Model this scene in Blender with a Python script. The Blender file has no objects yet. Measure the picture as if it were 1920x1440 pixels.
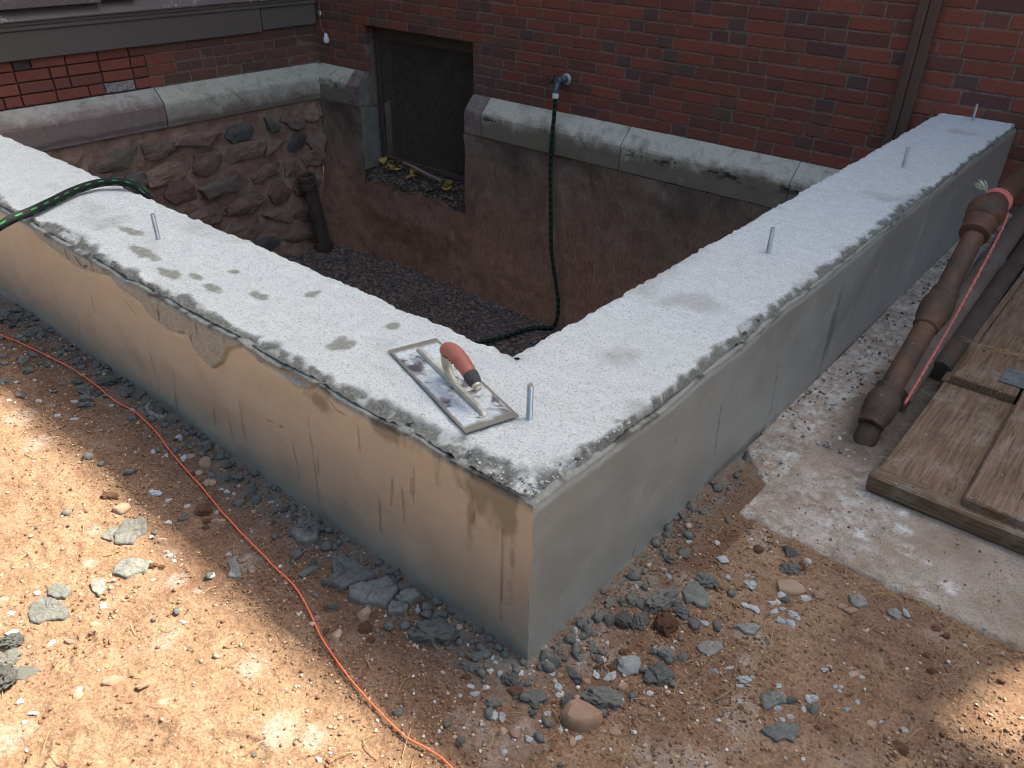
import bpy, math, random
import numpy as np
from mathutils import Vector, Matrix

random.seed(7)
RNG = np.random.default_rng(11)
SC = bpy.context.scene
COL = SC.collection

# ------------------------------------------------------------------ camera, sky, sun, exposure
CAM = np.array([0.6108, -0.7987, 1.2571])
YAW, PITCH, ROLL, FPX = 0.6928, 0.5537, 0.0202, 1483.0

def camera():
    cy, sy, cp, sp = math.cos(YAW), math.sin(YAW), math.cos(PITCH), math.sin(PITCH)
    f = Vector((-sy * cp, cy * cp, -sp)); r0 = Vector((cy, sy, 0)); u0 = r0.cross(f)
    c, s = math.cos(ROLL), math.sin(ROLL)
    r = c * r0 + s * u0; u = -s * r0 + c * u0
    cd = bpy.data.cameras.new('camera'); co = bpy.data.objects.new('camera', cd)
    COL.objects.link(co)
    co.matrix_world = Matrix(((r.x, u.x, -f.x, CAM[0]), (r.y, u.y, -f.y, CAM[1]), (r.z, u.z, -f.z, CAM[2]), (0, 0, 0, 1)))
    cd.sensor_width = 36; cd.lens = FPX / 1920 * 36; cd.clip_start = .02; cd.clip_end = 500
    SC.camera = co
    return np.array(r), np.array(u), np.array(f)
CR, CU, CF = camera()

SUN_AZ, SUN_EL = math.radians(67), math.radians(55)     # azimuth counted from +X
SKY_STRENGTH, SUN_STRENGTH, SUN_ANGLE, EXPOSURE = 0.14, 3.6, 0.75, 2.15
w = bpy.data.worlds.new('World'); SC.world = w; w.use_nodes = True
nt = w.node_tree; nt.nodes.clear()
sk = nt.nodes.new('ShaderNodeTexSky'); sk.sky_type = 'NISHITA'; sk.sun_disc = False
sk.sun_elevation = SUN_EL; sk.sun_rotation = math.pi / 2 - SUN_AZ
sk.air_density = .75; sk.dust_density = 3.5; sk.ozone_density = 1.0
bg = nt.nodes.new('ShaderNodeBackground'); bg.inputs[1].default_value = SKY_STRENGTH
wo = nt.nodes.new('ShaderNodeOutputWorld')
tn = nt.nodes.new('ShaderNodeMix'); tn.data_type = 'RGBA'; tn.blend_type = 'MULTIPLY'; tn.inputs[0].default_value = 1; tn.inputs[7].default_value = (1.0, 1.045, .94, 1)
nt.links.new(sk.outputs[0], tn.inputs[6]); nt.links.new(tn.outputs[2], bg.inputs[0]); nt.links.new(bg.outputs[0], wo.inputs[0])
sl = bpy.data.lights.new('sun', 'SUN'); sl.energy = SUN_STRENGTH; sl.angle = math.radians(SUN_ANGLE); sl.color = (1.0, .94, .74)
so = bpy.data.objects.new('sun', sl); COL.objects.link(so)
sd = Vector((math.cos(SUN_AZ) * math.cos(SUN_EL), math.sin(SUN_AZ) * math.cos(SUN_EL), math.sin(SUN_EL)))
so.rotation_euler = sd.to_track_quat('Z', 'Y').to_euler(); so.location = (3, 6, 12)
vs = SC.view_settings
vs.view_transform = 'Standard'; vs.look = 'None'; vs.gamma = 1; vs.exposure = EXPOSURE; vs.use_curve_mapping = False
SC.cycles.filter_width = 1.1; SC.cycles.max_bounces = 8; SC.cycles.diffuse_bounces = 5

# ------------------------------------------------------------------ numbers
H, WX, WY = .412, .339, .345           # concrete wall: height, width of right and of left wing
D, LW = 3.49, 5.081                    # brick wall plane y = D, side wall plane x = -LW
GZ = -1.45                             # gravel floor in the pit

# ------------------------------------------------------------------ noise in numpy
def _h(ix, iy, iz, seed):
    h = (ix.astype(np.int64) * 374761393 + iy.astype(np.int64) * 668265263 + iz.astype(np.int64) * 2147483647 + seed * 1274126177) & 0xffffffff
    h = ((h ^ (h >> 13)) * 1274126177) & 0xffffffff
    h = ((h ^ (h >> 16)) * 2246822519) & 0xffffffff
    return ((h ^ (h >> 15)) & 0xffff) / 65535.0

def vn(x, y, z=None, seed=0):
    x = np.asarray(x, float); y = np.asarray(y, float)
    z = np.zeros_like(x) if z is None else np.asarray(z, float)
    x0, y0, z0 = np.floor(x), np.floor(y), np.floor(z)
    fx, fy, fz = x - x0, y - y0, z - z0
    fx, fy, fz = [t * t * (3 - 2 * t) for t in (fx, fy, fz)]
    o = 0
    for dx in (0, 1):
        for dy in (0, 1):
            for dz in (0, 1):
                wgt = (fx if dx else 1 - fx) * (fy if dy else 1 - fy) * (fz if dz else 1 - fz)
                o = o + wgt * _h(x0 + dx, y0 + dy, z0 + dz, seed)
    return o * 2 - 1

def fbm(x, y, z=None, seed=0, oct=4, gain=.5):
    x = np.asarray(x, float); y = np.asarray(y, float)
    z = np.zeros_like(x) if z is None else np.asarray(z, float)
    o, a, t = 0, 1, 0
    for i in range(oct):
        o = o + a * vn(x, y, z, seed + i * 17); t += a
        x, y, z, a = x * 2.03 + 5.1, y * 2.03 + 1.7, z * 2.03 + 3.3, a * gain
    return o / t

def sstep(a, b, x):
    t = np.clip((np.asarray(x, float) - a) / (b - a), 0, 1)
    return t * t * (3 - 2 * t)

def segd(px, py, ax, ay, bx, by):
    dx, dy = bx - ax, by - ay
    t = np.clip(((px - ax) * dx + (py - ay) * dy) / (dx * dx + dy * dy + 1e-12), 0, 1)
    return np.hypot(px - ax - t * dx, py - ay - t * dy), t

# ------------------------------------------------------------------ mesh and object helpers
def link(o, parent=None):
    COL.objects.link(o)
    if parent is not None: o.parent = parent
    return o

def tag(o, label=None, cat=None, group=None, kind=None):
    if label: o['label'] = label
    if cat: o['category'] = cat
    if group: o['group'] = group
    if kind: o['kind'] = kind
    return o

def mesh(name, V, F, mats=(), smooth=False, attrs=None, mi=None, uv=None):
    """F: (n,4) or (n,3) array, or list of lists."""
    me = bpy.data.meshes.new(name)
    V = np.asarray(V, np.float32).reshape(-1, 3)
    if isinstance(F, np.ndarray):
        k = F.shape[1]; n = len(F)
        me.vertices.add(len(V)); me.vertices.foreach_set('co', V.ravel())
        me.loops.add(n * k); me.loops.foreach_set('vertex_index', F.astype(np.int32).ravel())
        me.polygons.add(n); me.polygons.foreach_set('loop_start', np.arange(0, n * k, k, dtype=np.int32))
        me.update(calc_edges=True)
    else:
        me.from_pydata([tuple(map(float, v)) for v in V], [], [list(map(int, f)) for f in F]); me.update()
    for m in (mats if isinstance(mats, (list, tuple)) else [mats]): me.materials.append(m)
    np_ = len(me.polygons)
    if smooth: me.polygons.foreach_set('use_smooth', np.ones(np_, bool))
    if mi is not None: me.polygons.foreach_set('material_index', np.asarray(mi, np.int32))
    if attrs:
        for k, v in attrs.items():
            a = me.attributes.new(k, 'FLOAT', 'POINT'); a.data.foreach_set('value', np.asarray(v, np.float32).ravel())
    if uv is not None:
        l = me.uv_layers.new(name='UVMap'); l.data.foreach_set('uv', np.asarray(uv, np.float32).ravel())
    me.validate()
    return me

def obj(name, me, parent=None):
    return link(bpy.data.objects.new(name, me), parent)

def empty(name, loc=(0, 0, 0), rot=(0, 0, 0)):
    o = bpy.data.objects.new(name, None); o.location = loc; o.rotation_euler = rot; o.empty_display_size = .1
    return link(o)

def gridfaces(nu, nv, mask=None):
    i = np.arange((nu - 1) * (nv - 1)); a = i // (nv - 1); b = i % (nv - 1)
    v = a * nv + b
    F = np.stack([v, v + nv, v + nv + 1, v + 1], 1)
    return F if mask is None else F[mask.ravel()]

def compact(V, F, attrs=None):
    u, inv = np.unique(F, return_inverse=True)
    return V[u], inv.reshape(F.shape), {k: np.asarray(v).ravel()[u] for k, v in (attrs or {}).items()}

class MB:
    """collects boxes, tubes, lathes into one mesh"""
    def __init__(s): s.V = []; s.F = []; s.sm = []
    def add(s, V, F, sm=False):
        o = len(s.V); s.V += [tuple(map(float, v)) for v in V]; s.F += [[int(i) + o for i in f] for f in F]; s.sm += [sm] * len(F)
    def box(s, lo, hi, ch=0.0, M=None, jit=0):
        x0, y0, z0 = lo; x1, y1, z1 = hi
        if ch <= 0:
            V = [(x, y, z) for x in (x0, x1) for y in (y0, y1) for z in (z0, z1)]
            F = [(0, 1, 3, 2), (4, 6, 7, 5), (0, 4, 5, 1), (2, 3, 7, 6), (0, 2, 6, 4), (1, 5, 7, 3)]
        else:
            V, F = chbox(lo, hi, ch)
        V = [Vector(v) for v in V]
        if jit: V = [v + Vector([random.uniform(-jit, jit) for _ in range(3)]) for v in V]
        if M is not None: V = [M @ v for v in V]
        s.add(V, F)
    def tube(s, pts, r, n=10, cap=True, sm=True):
        V, F = tube_geo(pts, r, n, cap); s.add(V, F, sm)
    def mesh(s, name, mats):
        me = mesh(name, np.array(s.V), s.F, mats)
        me.polygons.foreach_set('use_smooth', np.array(s.sm, bool))
        if any(s.sm): me.set_sharp_from_angle(angle=.62)
        return me
    def obj(s, name, mats, parent=None): return obj(name, s.mesh(name, mats), parent)

def chbox(lo, hi, c):
    """box with every edge chamfered: 24 vertices, 26 faces"""
    lo, hi = np.array(lo, float), np.array(hi, float)
    V = []; idx = {}
    for sx in (0, 1):
        for sy in (0, 1):
            for sz in (0, 1):
                s = (sx, sy, sz); p = np.array([hi[i] if s[i] else lo[i] for i in range(3)])
                for ax in range(3):
                    q = p.copy()
                    for i in range(3):
                        if i != ax: q[i] += -c if s[i] else c
                    idx[s + (ax,)] = len(V); V.append(q)
    F = []
    for ax in range(3):
        o = [i for i in range(3) if i != ax]
        for sd_ in (0, 1):
            ring = []
            for a, b in ((0, 0), (1, 0), (1, 1), (0, 1)):
                s = [0, 0, 0]; s[ax] = sd_; s[o[0]] = a; s[o[1]] = b; ring.append(idx[tuple(s) + (ax,)])
            F.append(ring if (sd_ == 1) == (ax != 1) else ring[::-1])
    for ax in range(3):                      # edges parallel to ax
        o = [i for i in range(3) if i != ax]
        for a in (0, 1):
            for b in (0, 1):
                s0 = [0, 0, 0]; s0[o[0]] = a; s0[o[1]] = b; s1 = list(s0); s1[ax] = 1
                q = [idx[tuple(s0) + (o[0],)], idx[tuple(s1) + (o[0],)], idx[tuple(s1) + (o[1],)], idx[tuple(s0) + (o[1],)]]
                F.append(q)
    for sx in (0, 1):
        for sy in (0, 1):
            for sz in (0, 1):
                F.append([idx[(sx, sy, sz, 0)], idx[(sx, sy, sz, 1)], idx[(sx, sy, sz, 2)]])
    c0 = (lo + hi) / 2                        # make all normals point outwards
    G = []
    for f in F:
        a, b, d = V[f[0]], V[f[1]], V[f[2]]
        n = np.cross(b - a, d - a)
        G.append(f if n @ (np.mean([V[i] for i in f], 0) - c0) > 0 else f[::-1])
    return V, G

def catmull(P, step):
    P = [np.array(p, float) for p in P]
    P = [2 * P[0] - P[1]] + P + [2 * P[-1] - P[-2]]
    out = []
    for i in range(1, len(P) - 2):
        n = max(2, int(np.linalg.norm(P[i + 1] - P[i]) / step))
        for t in np.arange(n) / n:
            a, b, c, d = P[i - 1:i + 3]
            out.append(.5 * (2 * b + (c - a) * t + (2 * a - 5 * b + 4 * c - d) * t * t + (3 * b - a - 3 * c + d) * t ** 3))
    out.append(P[-2])
    return np.array(out)

def frames(P):
    P = np.asarray(P, float); T = np.gradient(P, axis=0); T /= np.linalg.norm(T, axis=1)[:, None] + 1e-12
    up = np.array([0, 0, 1.0]) if abs(T[0][2]) < .9 else np.array([1.0, 0, 0])
    N = np.zeros_like(P); n = up - T[0] * (up @ T[0]); N[0] = n / np.linalg.norm(n)
    for i in range(1, len(P)):
        n = N[i - 1] - T[i] * (N[i - 1] @ T[i]); N[i] = n / (np.linalg.norm(n) + 1e-12)
    return T, N, np.cross(T, N)

def tube_geo(P, r, n=10, cap=True):
    P = np.asarray(P, float); T, N, B = frames(P)
    R = np.broadcast_to(np.asarray(r, float), (len(P),))
    a = np.arange(n) * 2 * math.pi / n
    V = (P[:, None] + R[:, None, None] * (np.cos(a)[None, :, None] * N[:, None] + np.sin(a)[None, :, None] * B[:, None])).reshape(-1, 3)
    F = []
    for i in range(len(P) - 1):
        for j in range(n):
            k = (j + 1) % n
            F.append((i * n + j, i * n + k, (i + 1) * n + k, (i + 1) * n + j))
    if cap:
        F.append(tuple(range(n))[::-1]); F.append(tuple((len(P) - 1) * n + j for j in range(n)))
    return V, F

def tube_uv(name, P, r, n, mat_, twist=0):
    P = np.asarray(P, float); V, F = tube_geo(P, r, n, False)
    s = np.concatenate([[0], np.cumsum(np.linalg.norm(np.diff(P, axis=0), axis=1))])
    uv = []
    for i in range(len(P) - 1):
        for j in range(n):
            a, b = j / n, (j + 1) / n
            uv += [(s[i], a + twist * s[i]), (s[i], b + twist * s[i]), (s[i + 1], b + twist * s[i + 1]), (s[i + 1], a + twist * s[i + 1])]
    return mesh(name, V, np.array(F), mat_, smooth=True, uv=uv)

def ico(sub):
    import bmesh
    bm = bmesh.new(); bmesh.ops.create_icosphere(bm, subdivisions=sub, radius=1)
    V = np.array([v.co[:] for v in bm.verts]); F = np.array([[v.index for v in f.verts] for f in bm.faces]); bm.free()
    return V, F
ICO = {k: ico(k) for k in (1, 2, 3, 4)}
# ------------------------------------------------------------------ materials
class NT:
    def __init__(s, name):
        s.m = bpy.data.materials.new(name); s.m.use_nodes = True
        s.t = s.m.node_tree; s.n = s.t.nodes; s.b = s.n['Principled BSDF']
        s.co = s.n.new('ShaderNodeTexCoord').outputs['Object']
    def set(s, inp, v):
        if hasattr(v, 'is_output') or isinstance(v, bpy.types.NodeSocket): s.t.links.new(v, inp)
        elif isinstance(v, (tuple, list)) and len(v) == 3 and inp.type == 'RGBA': inp.default_value = (*v, 1)
        elif inp.type == 'RGBA' and isinstance(v, (int, float)): inp.default_value = (v, v, v, 1)
        else: inp.default_value = v
    def map(s, scale=(1, 1, 1), rot=(0, 0, 0), co=None):
        n = s.n.new('ShaderNodeMapping'); n.inputs['Scale'].default_value = scale; n.inputs['Rotation'].default_value = rot
        s.t.links.new(co or s.co, n.inputs[0]); return n.outputs[0]
    def noise(s, scale, detail=4, rough=.55, co=None, dist=0):
        n = s.n.new('ShaderNodeTexNoise'); n.inputs['Scale'].default_value = scale; n.inputs['Detail'].default_value = detail
        n.inputs['Roughness'].default_value = rough; n.inputs['Distortion'].default_value = dist
        s.t.links.new(co or s.co, n.inputs['Vector']); return n.outputs['Fac']
    def voro(s, scale, feat='F1', co=None, out='Distance'):
        n = s.n.new('ShaderNodeTexVoronoi'); n.feature = feat; n.inputs['Scale'].default_value = scale
        s.t.links.new(co or s.co, n.inputs['Vector']); return n.outputs[out]
    def attr(s, name):
        n = s.n.new('ShaderNodeAttribute'); n.attribute_name = name; return n.outputs['Fac']
    def rnd(s): return s.n.new('ShaderNodeObjectInfo').outputs['Random']
    def geo(s, k): return s.n.new('ShaderNodeNewGeometry').outputs[k]
    def ramp(s, f, stops, interp='LINEAR'):
        n = s.n.new('ShaderNodeValToRGB'); n.color_ramp.interpolation = interp
        e = n.color_ramp.elements
        while len(e) < len(stops): e.new(.5)
        for i, (p_, c) in enumerate(stops):
            e[i].position = p_; e[i].color = (*c, 1) if isinstance(c, (tuple, list)) else (c, c, c, 1)
        s.t.links.new(f, n.inputs[0]); return n.outputs[0]
    def mix(s, f, a, b, mode='MIX'):
        n = s.n.new('ShaderNodeMix'); n.data_type = 'RGBA'; n.blend_type = mode
        s.set(n.inputs[0], f); s.set(n.inputs[6], a); s.set(n.inputs[7], b); return n.outputs[2]
    def math(s, op, a, b=0.0, clamp=False):
        n = s.n.new('ShaderNodeMath'); n.operation = op; n.use_clamp = clamp
        s.set(n.inputs[0], a); s.set(n.inputs[1], b); return n.outputs[0]
    def sep(s, v):
        n = s.n.new('ShaderNodeSeparateXYZ'); s.t.links.new(v, n.inputs[0]); return n.outputs
    def bump(s, h, strength=.5, dist=.01, prev=None):
        n = s.n.new('ShaderNodeBump'); n.inputs['Strength'].default_value = strength; n.inputs['Distance'].default_value = dist
        s.t.links.new(h, n.inputs['Height'])
        if prev is not None: s.t.links.new(prev, n.inputs['Normal'])
        return n.outputs[0]
    def out(s, col=None, rough=None, normal=None, metal=None, spec=None):
        for k, v in (('Base Color', col), ('Roughness', rough), ('Normal', normal), ('Metallic', metal), ('Specular IOR Level', spec)):
            if v is not None: s.set(s.b.inputs[k], v)
        return s.m

def m_dirt():
    n = NT('dirt')
    big = n.noise(2.2, 6, .6); mid = n.noise(14, 8, .65); fine = n.noise(160, 6, .7)
    c = n.ramp(mid, [(.3, (.158, .087, .056)), (.5, (.25, .150, .097)), (.72, (.34, .22, .15))])
    c = n.mix(n.ramp(big, [(.35, 0.0), (.7, .6)]), c, (.335, .203, .122))
    c = n.mix(n.math('MULTIPLY', n.ramp(fine, [(.38, 1.0), (.49, 0.0)]), .65), c, (.11, .052, .031))
    c = n.mix(n.math('MULTIPLY', n.ramp(fine, [(.55, 0.0), (.66, 1.0)]), .55), c, (.48, .335, .225))
    c = n.mix(n.attr('shade_damp'), c, n.mix(1.0, c, (.60, .53, .53), 'MULTIPLY'))  # darker tint: moist patches plus shade painted into the dirt
    pw = n.noise(90, 8, .75)
    k = n.math('MULTIPLY', n.attr('powder'), n.ramp(pw, [(.36, 0.0), (.75, .75)]))
    c = n.mix(k, c, (.50, .47, .44))
    k2 = n.math('MULTIPLY', n.attr('mortar'), n.ramp(n.noise(60, 6), [(.35, 0.0), (.6, 1.0)]))
    c = n.mix(k2, c, (.17, .165, .15))
    b = n.bump(n.noise(420, 4, .7), .5, .004)
    b = n.bump(n.noise(110, 8, .75), .7, .012, b)
    return n.out(c, .96, b, spec=.2)

def m_concrete():
    n = NT('pale_concrete')
    c = n.ramp(n.noise(22, 8, .7), [(.3, (.68, .68, .67)), (.6, (.80, .80, .79)), (.8, (.84, .84, .83))])
    gr = n.noise(170, 6, .78)
    c = n.mix(n.math('MULTIPLY', n.ramp(gr, [(.385, 1.0), (.455, 0.0)]), .72), c, (.26, .26, .25))
    sc = n.noise(60, 4, .7, co=n.map((1, 4, 1), (0, 0, .7)), dist=1.5)
    c = n.mix(n.math('MULTIPLY', n.ramp(sc, [(.32, 1.0), (.38, 0.0)]), .7), c, (.17, .17, .16))
    c = n.mix(n.math('MULTIPLY', n.ramp(n.noise(240, 3, .7), [(.54, 0.0), (.64, 1.0)]), .75), c, (.88, .88, .88))
    c = n.mix(n.math('MULTIPLY', n.ramp(n.noise(120, 6, .7), [(.3, 1.0), (.42, 0.0)]), .7), c, (.28, .275, .25))
    st = n.math('MULTIPLY', n.attr('stain'), n.ramp(n.noise(70, 6, .7), [(.25, .4), (.5, 1.0)]))
    c = n.mix(st, c, (.33, .315, .275))
    crm = n.ramp(n.noise(160, 6, .7), [(.3, (.105, .104, .096)), (.55, (.235, .232, .214)), (.8, (.38, .375, .35))])
    c = n.mix(n.attr('crust'), c, crm)
    b = n.bump(gr, .8, .008)
    b = n.bump(n.noise(70, 8, .78), .7, .014, b)
    return n.out(c, .92, b, spec=.25)

def m_render():
    n = NT('trowelled_render')
    sw = n.noise(3, 6, .6, co=n.map((1.2, 1.2, 3.2), (0, .5, 0)), dist=.6)
    c = n.ramp(sw, [(.3, (.155, .158, .148)), (.55, (.19, .193, .181)), (.75, (.225, .228, .213))])
    c = n.mix(n.math('MULTIPLY', n.ramp(n.noise(190, 4, .75), [(.36, 1.0), (.48, 0.0)]), .5), c, (.10, .1, .085))
    c = n.mix(n.math('MULTIPLY', n.ramp(n.noise(170, 4, .75), [(.56, 0.0), (.70, 1.0)]), .3), c, (.33, .335, .30))
    ar = n.noise(5, 5, .65, co=n.map((1.5, 1.5, 4), (.4, .9, .3)), dist=2.0)
    c = n.mix(n.math('MULTIPLY', n.ramp(ar, [(.60, 0.0), (.66, 1.0)]), .35), c, (.31, .317, .285))
    c = n.mix(n.math('MULTIPLY', n.ramp(n.noise(7, 7, .72, dist=1.2), [(.56, 0.0), (.72, 1.0)]), .55), c, (.13, .13, .115))
    c = n.mix(n.attr('smear'), c, n.ramp(n.noise(120, 5), [(.3, (.21, .21, .19)), (.7, (.33, .33, .30))]))
    c = n.mix(n.math('MULTIPLY', n.attr('wet'), .75), c, n.mix(1.0, c, (.36, .34, .30), 'MULTIPLY'))
    c = n.mix(n.attr('groove'), c, (.022, .02, .016))  # recess shade painted into the grooves; the mask also darkens the top rim
    r = n.math('ADD', n.ramp(n.noise(9, 5, .6), [(.3, .46), (.7, .66)]), n.math('MULTIPLY', n.attr('smear'), .3))
    b = n.bump(n.noise(500, 3, .7), .12, .003)
    b = n.bump(n.noise(26, 5, .6, co=n.map((1, 1, 1.6), (0, .6, 0))), .12, .006, b)
    n.set(n.b.inputs['Coat Weight'], n.math('SUBTRACT', n.math('SUBTRACT', 1.0, n.attr('smear'), True), n.math('MULTIPLY', n.attr('wet'), .55), True)); n.b.inputs['Coat IOR'].default_value = 2.6; n.set(n.b.inputs['Coat Roughness'], n.math('ADD', r, -.06)); n.set(n.b.inputs['Coat Normal'], b)
    return n.out(c, r, b, spec=.7)

def m_brick(name, stops, eff=.0):
    n = NT(name); r = n.rnd()
    c = n.ramp(r, stops, 'CONSTANT')
    c = n.mix(n.math('MULTIPLY', n.ramp(n.noise(40, 6, .7), [(.35, 0.0), (.7, 1.0)]), .5), c, n.mix(1.0, c, (.55, .6, .65), 'MULTIPLY'))
    c = n.mix(n.math('MULTIPLY', n.ramp(n.noise(130, 4, .7), [(.62, 0.0), (.72, 1.0)]), .25), c, (.35, .27, .22))
    if eff: c = n.mix(n.math('MULTIPLY', n.ramp(n.noise(55, 7, .8), [(.42, 0.0), (.55, 1.0)]), eff), c, (.55, .52, .52))
    b = n.bump(n.noise(170, 6, .7), .35, .004)
    return n.out(c, .85, b, spec=.3)

def m_plain(name, a, b_, scale=30, rough=.9, bumpd=.004, bs=.5, fine=150, metal=0.0, spec=.3, detail=7):
    n = NT(name)
    c = n.ramp(n.noise(scale, detail, .65), [(.32, a), (.68, b_)])
    b = n.bump(n.noise(fine, 6, .7), bs, bumpd)
    return n.out(c, rough, b, metal=metal, spec=spec)

def m_rndplain(name, stops, scale=60, rough=.9, bumpd=.006, bs=.6, fine=120, vary=.5):
    """a colour per object, mottled"""
    n = NT(name)
    c = n.ramp(n.rnd(), stops)
    c = n.mix(n.math('MULTIPLY', n.ramp(n.noise(scale, 6, .7), [(.35, 1.0), (.6, 0.0)]), vary), c, n.mix(1.0, c, (.45, .45, .45), 'MULTIPLY'))
    b = n.bump(n.noise(fine, 6, .75), bs, bumpd)
    return n.out(c, rough, b, spec=.25)

def m_parge():
    n = NT('parged_wall')
    z = n.sep(n.co)[2]
    c = n.ramp(n.noise(2.6, 8, .68, dist=.8), [(.3, (.11, .083, .066)), (.5, (.225, .165, .128)), (.7, (.37, .285, .225))])
    red = n.ramp(n.math('ADD', n.math('MULTIPLY', z, -.55), n.math('MULTIPLY', n.noise(2, 6), .6)), [(.42, 0.0), (.8, 1.0)])
    c = n.mix(n.math('MULTIPLY', red, .9), c, n.ramp(n.noise(12, 7, .7), [(.3, (.20, .105, .068)), (.7, (.44, .235, .155))]))
    str_ = n.noise(9, 7, .7, co=n.map((3.5, 1, 1), (0, .9, 0)), dist=1.2)
    c = n.mix(n.math('MULTIPLY', n.ramp(str_, [(.56, 0.0), (.70, 1.0)]), .6), c, (.36, .33, .31))
    c = n.mix(n.math('MULTIPLY', n.ramp(n.noise(30, 7, .75), [(.62, 0.0), (.7, 1.0)]), .5), c, (.36, .34, .32))
    c = n.mix(n.math('MULTIPLY', n.ramp(n.noise(55, 6, .7), [(.3, 1.0), (.45, 0.0)]), .6), c, (.05, .04, .036))
    b = n.bump(n.noise(60, 8, .78), .9, .016)
    b = n.bump(str_, .9, .04, b)
    return n.out(c, .92, b, spec=.25)

def m_rubblebed():
    n = NT('rubble_mortar')
    c = n.ramp(n.noise(9, 8, .7), [(.3, (.24, .135, .095)), (.5, (.43, .262, .192)), (.75, (.56, .40, .32))])
    c = n.mix(n.math('MULTIPLY', n.ramp(n.noise(45, 7, .75), [(.6, 0.0), (.7, 1.0)]), .6), c, (.42, .37, .33))
    b = n.bump(n.noise(45, 9, .78), 1.0, .03)
    return n.out(c, .95, b, spec=.2)

def m_coping(name, pale, brown, lo, hi, moss=.5, drip=0.0):
    n = NT(name)
    x, y, z = n.sep(n.co)
    nz = n.noise(5, 8, .7, dist=.5)
    f = n.math('ADD', n.math('MULTIPLY', z, 3.0), n.math('MULTIPLY', nz, 1.0))
    c = n.mix(n.ramp(f, [(lo, 0.0), (hi, 1.0)]), brown, pale)
    c = n.mix(n.math('MULTIPLY', n.ramp(n.noise(38, 8, .75), [(.3, 1.0), (.46, 0.0)]), .5), c, (.15, .135, .115))
    c = n.mix(n.math('MULTIPLY', n.ramp(n.noise(11, 7, .75, dist=.6), [(.32, 1.0), (.50, 0.0)]), .6), c, (.14, .122, .10))
    c = n.mix(n.math('MULTIPLY', n.ramp(n.noise(3.2, 5, .6), [(.55, 0.0), (.72, 1.0)]), moss), c, (.085, .095, .045))
    c = n.mix(n.math('MULTIPLY', n.ramp(n.noise(17, 7, .8), [(.6, 0.0), (.68, 1.0)]), .55), c, (.52, .49, .45))
    band = n.math('MULTIPLY', n.ramp(z, [(.0, 1.0), (.01, 1.0)]), n.ramp(n.math('ABSOLUTE', n.math('ADD', z, .075)), [(.0, 1.0), (.05, 0.0)]))
    c = n.mix(n.math('MULTIPLY', n.math('MULTIPLY', band, drip), n.ramp(n.noise(5.5, 8, .75, co=n.map((1, 1, 2.5))), [(.53, 0.0), (.58, 1.0)])), c, (.02, .019, .017))
    b = n.bump(n.noise(90, 7, .7), .5, .006)
    return n.out(c, .9, b, spec=.25)

def m_wood(name, stops, along='Y', rough=.8, sc=1.0):
    n = NT(name); r = n.rnd()
    s = {'X': (1.2, 22, 22), 'Y': (22, 1.2, 22), 'Z': (22, 22, 1.2)}[along]
    off = n.n.new('ShaderNodeVectorMath'); off.operation = 'ADD'
    n.t.links.new(n.co, off.inputs[0]); n.t.links.new(n.math('MULTIPLY', r, 9.0), off.inputs[1])
    g = n.noise(5.2 * sc, 8, .72, co=n.map(s, co=off.outputs[0]), dist=.4)
    c = n.ramp(g, stops)
    bl = n.noise(9, 7, .7, co=off.outputs[0])
    c = n.mix(n.math('MULTIPLY', n.ramp(bl, [(.52, 0.0), (.68, 1.0)]), .45), c, (.31, .275, .245))
    c = n.mix(n.math('MULTIPLY', n.ramp(bl, [(.3, 1.0), (.44, 0.0)]), .6), c, (.075, .05, .035))
    c = n.mix(n.math('MULTIPLY', n.ramp(n.noise(33, 5, .7, co=off.outputs[0]), [(.68, 0.0), (.71, 1.0)]), .6), c, (.42, .41, .39))
    g2 = n.noise(10 * sc, 3, .6, co=n.map(s, co=off.outputs[0]))
    c = n.mix(n.math('MULTIPLY', n.ramp(g2, [(.33, 1.0), (.40, 0.0)]), .8), c, (.05, .033, .022))
    b = n.bump(g, .5, .006); b = n.bump(g2, .5, .004, b)
    return n.out(c, rough, b, spec=.25)

def m_paint(name, col, peel=.0):
    n = NT(name)
    c = n.mix(n.math('MULTIPLY', n.noise(8, 6, .7), .5), col, tuple(v * .7 for v in col))
    if peel:
        k = n.ramp(n.math('ADD', n.math('MULTIPLY', n.noise(60, 7, .8), .55), n.math('MULTIPLY', n.noise(3.1, 3), .5)), [(.585, 0.0), (.605, 1.0)])
        c = n.mix(n.math('MULTIPLY', k, peel), c, (.5, .52, .45))
    b = n.bump(n.noise(25, 5, .6, co=n.map((1, .15, 1))), .2, .004)
    return n.out(c, .6, b, spec=.3)

def m_iron(name, a, b_, rust, rough=.5, metal=.0):
    n = NT(name)
    c = n.ramp(n.noise(14, 8, .7), [(.3, a), (.65, b_)])
    c = n.mix(n.ramp(n.noise(7, 7, .72, dist=.6), [(.5, 0.0), (.58, 1.0)]), c, rust)
    c = n.mix(n.math('MULTIPLY', n.ramp(n.noise(60, 6, .75), [(.64, 0.0), (.7, 1.0)]), .6), c, (.42, .39, .36))
    b = n.bump(n.noise(75, 8, .75), .6, .008)
    return n.out(c, rough, b, metal=metal, spec=.4)

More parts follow.
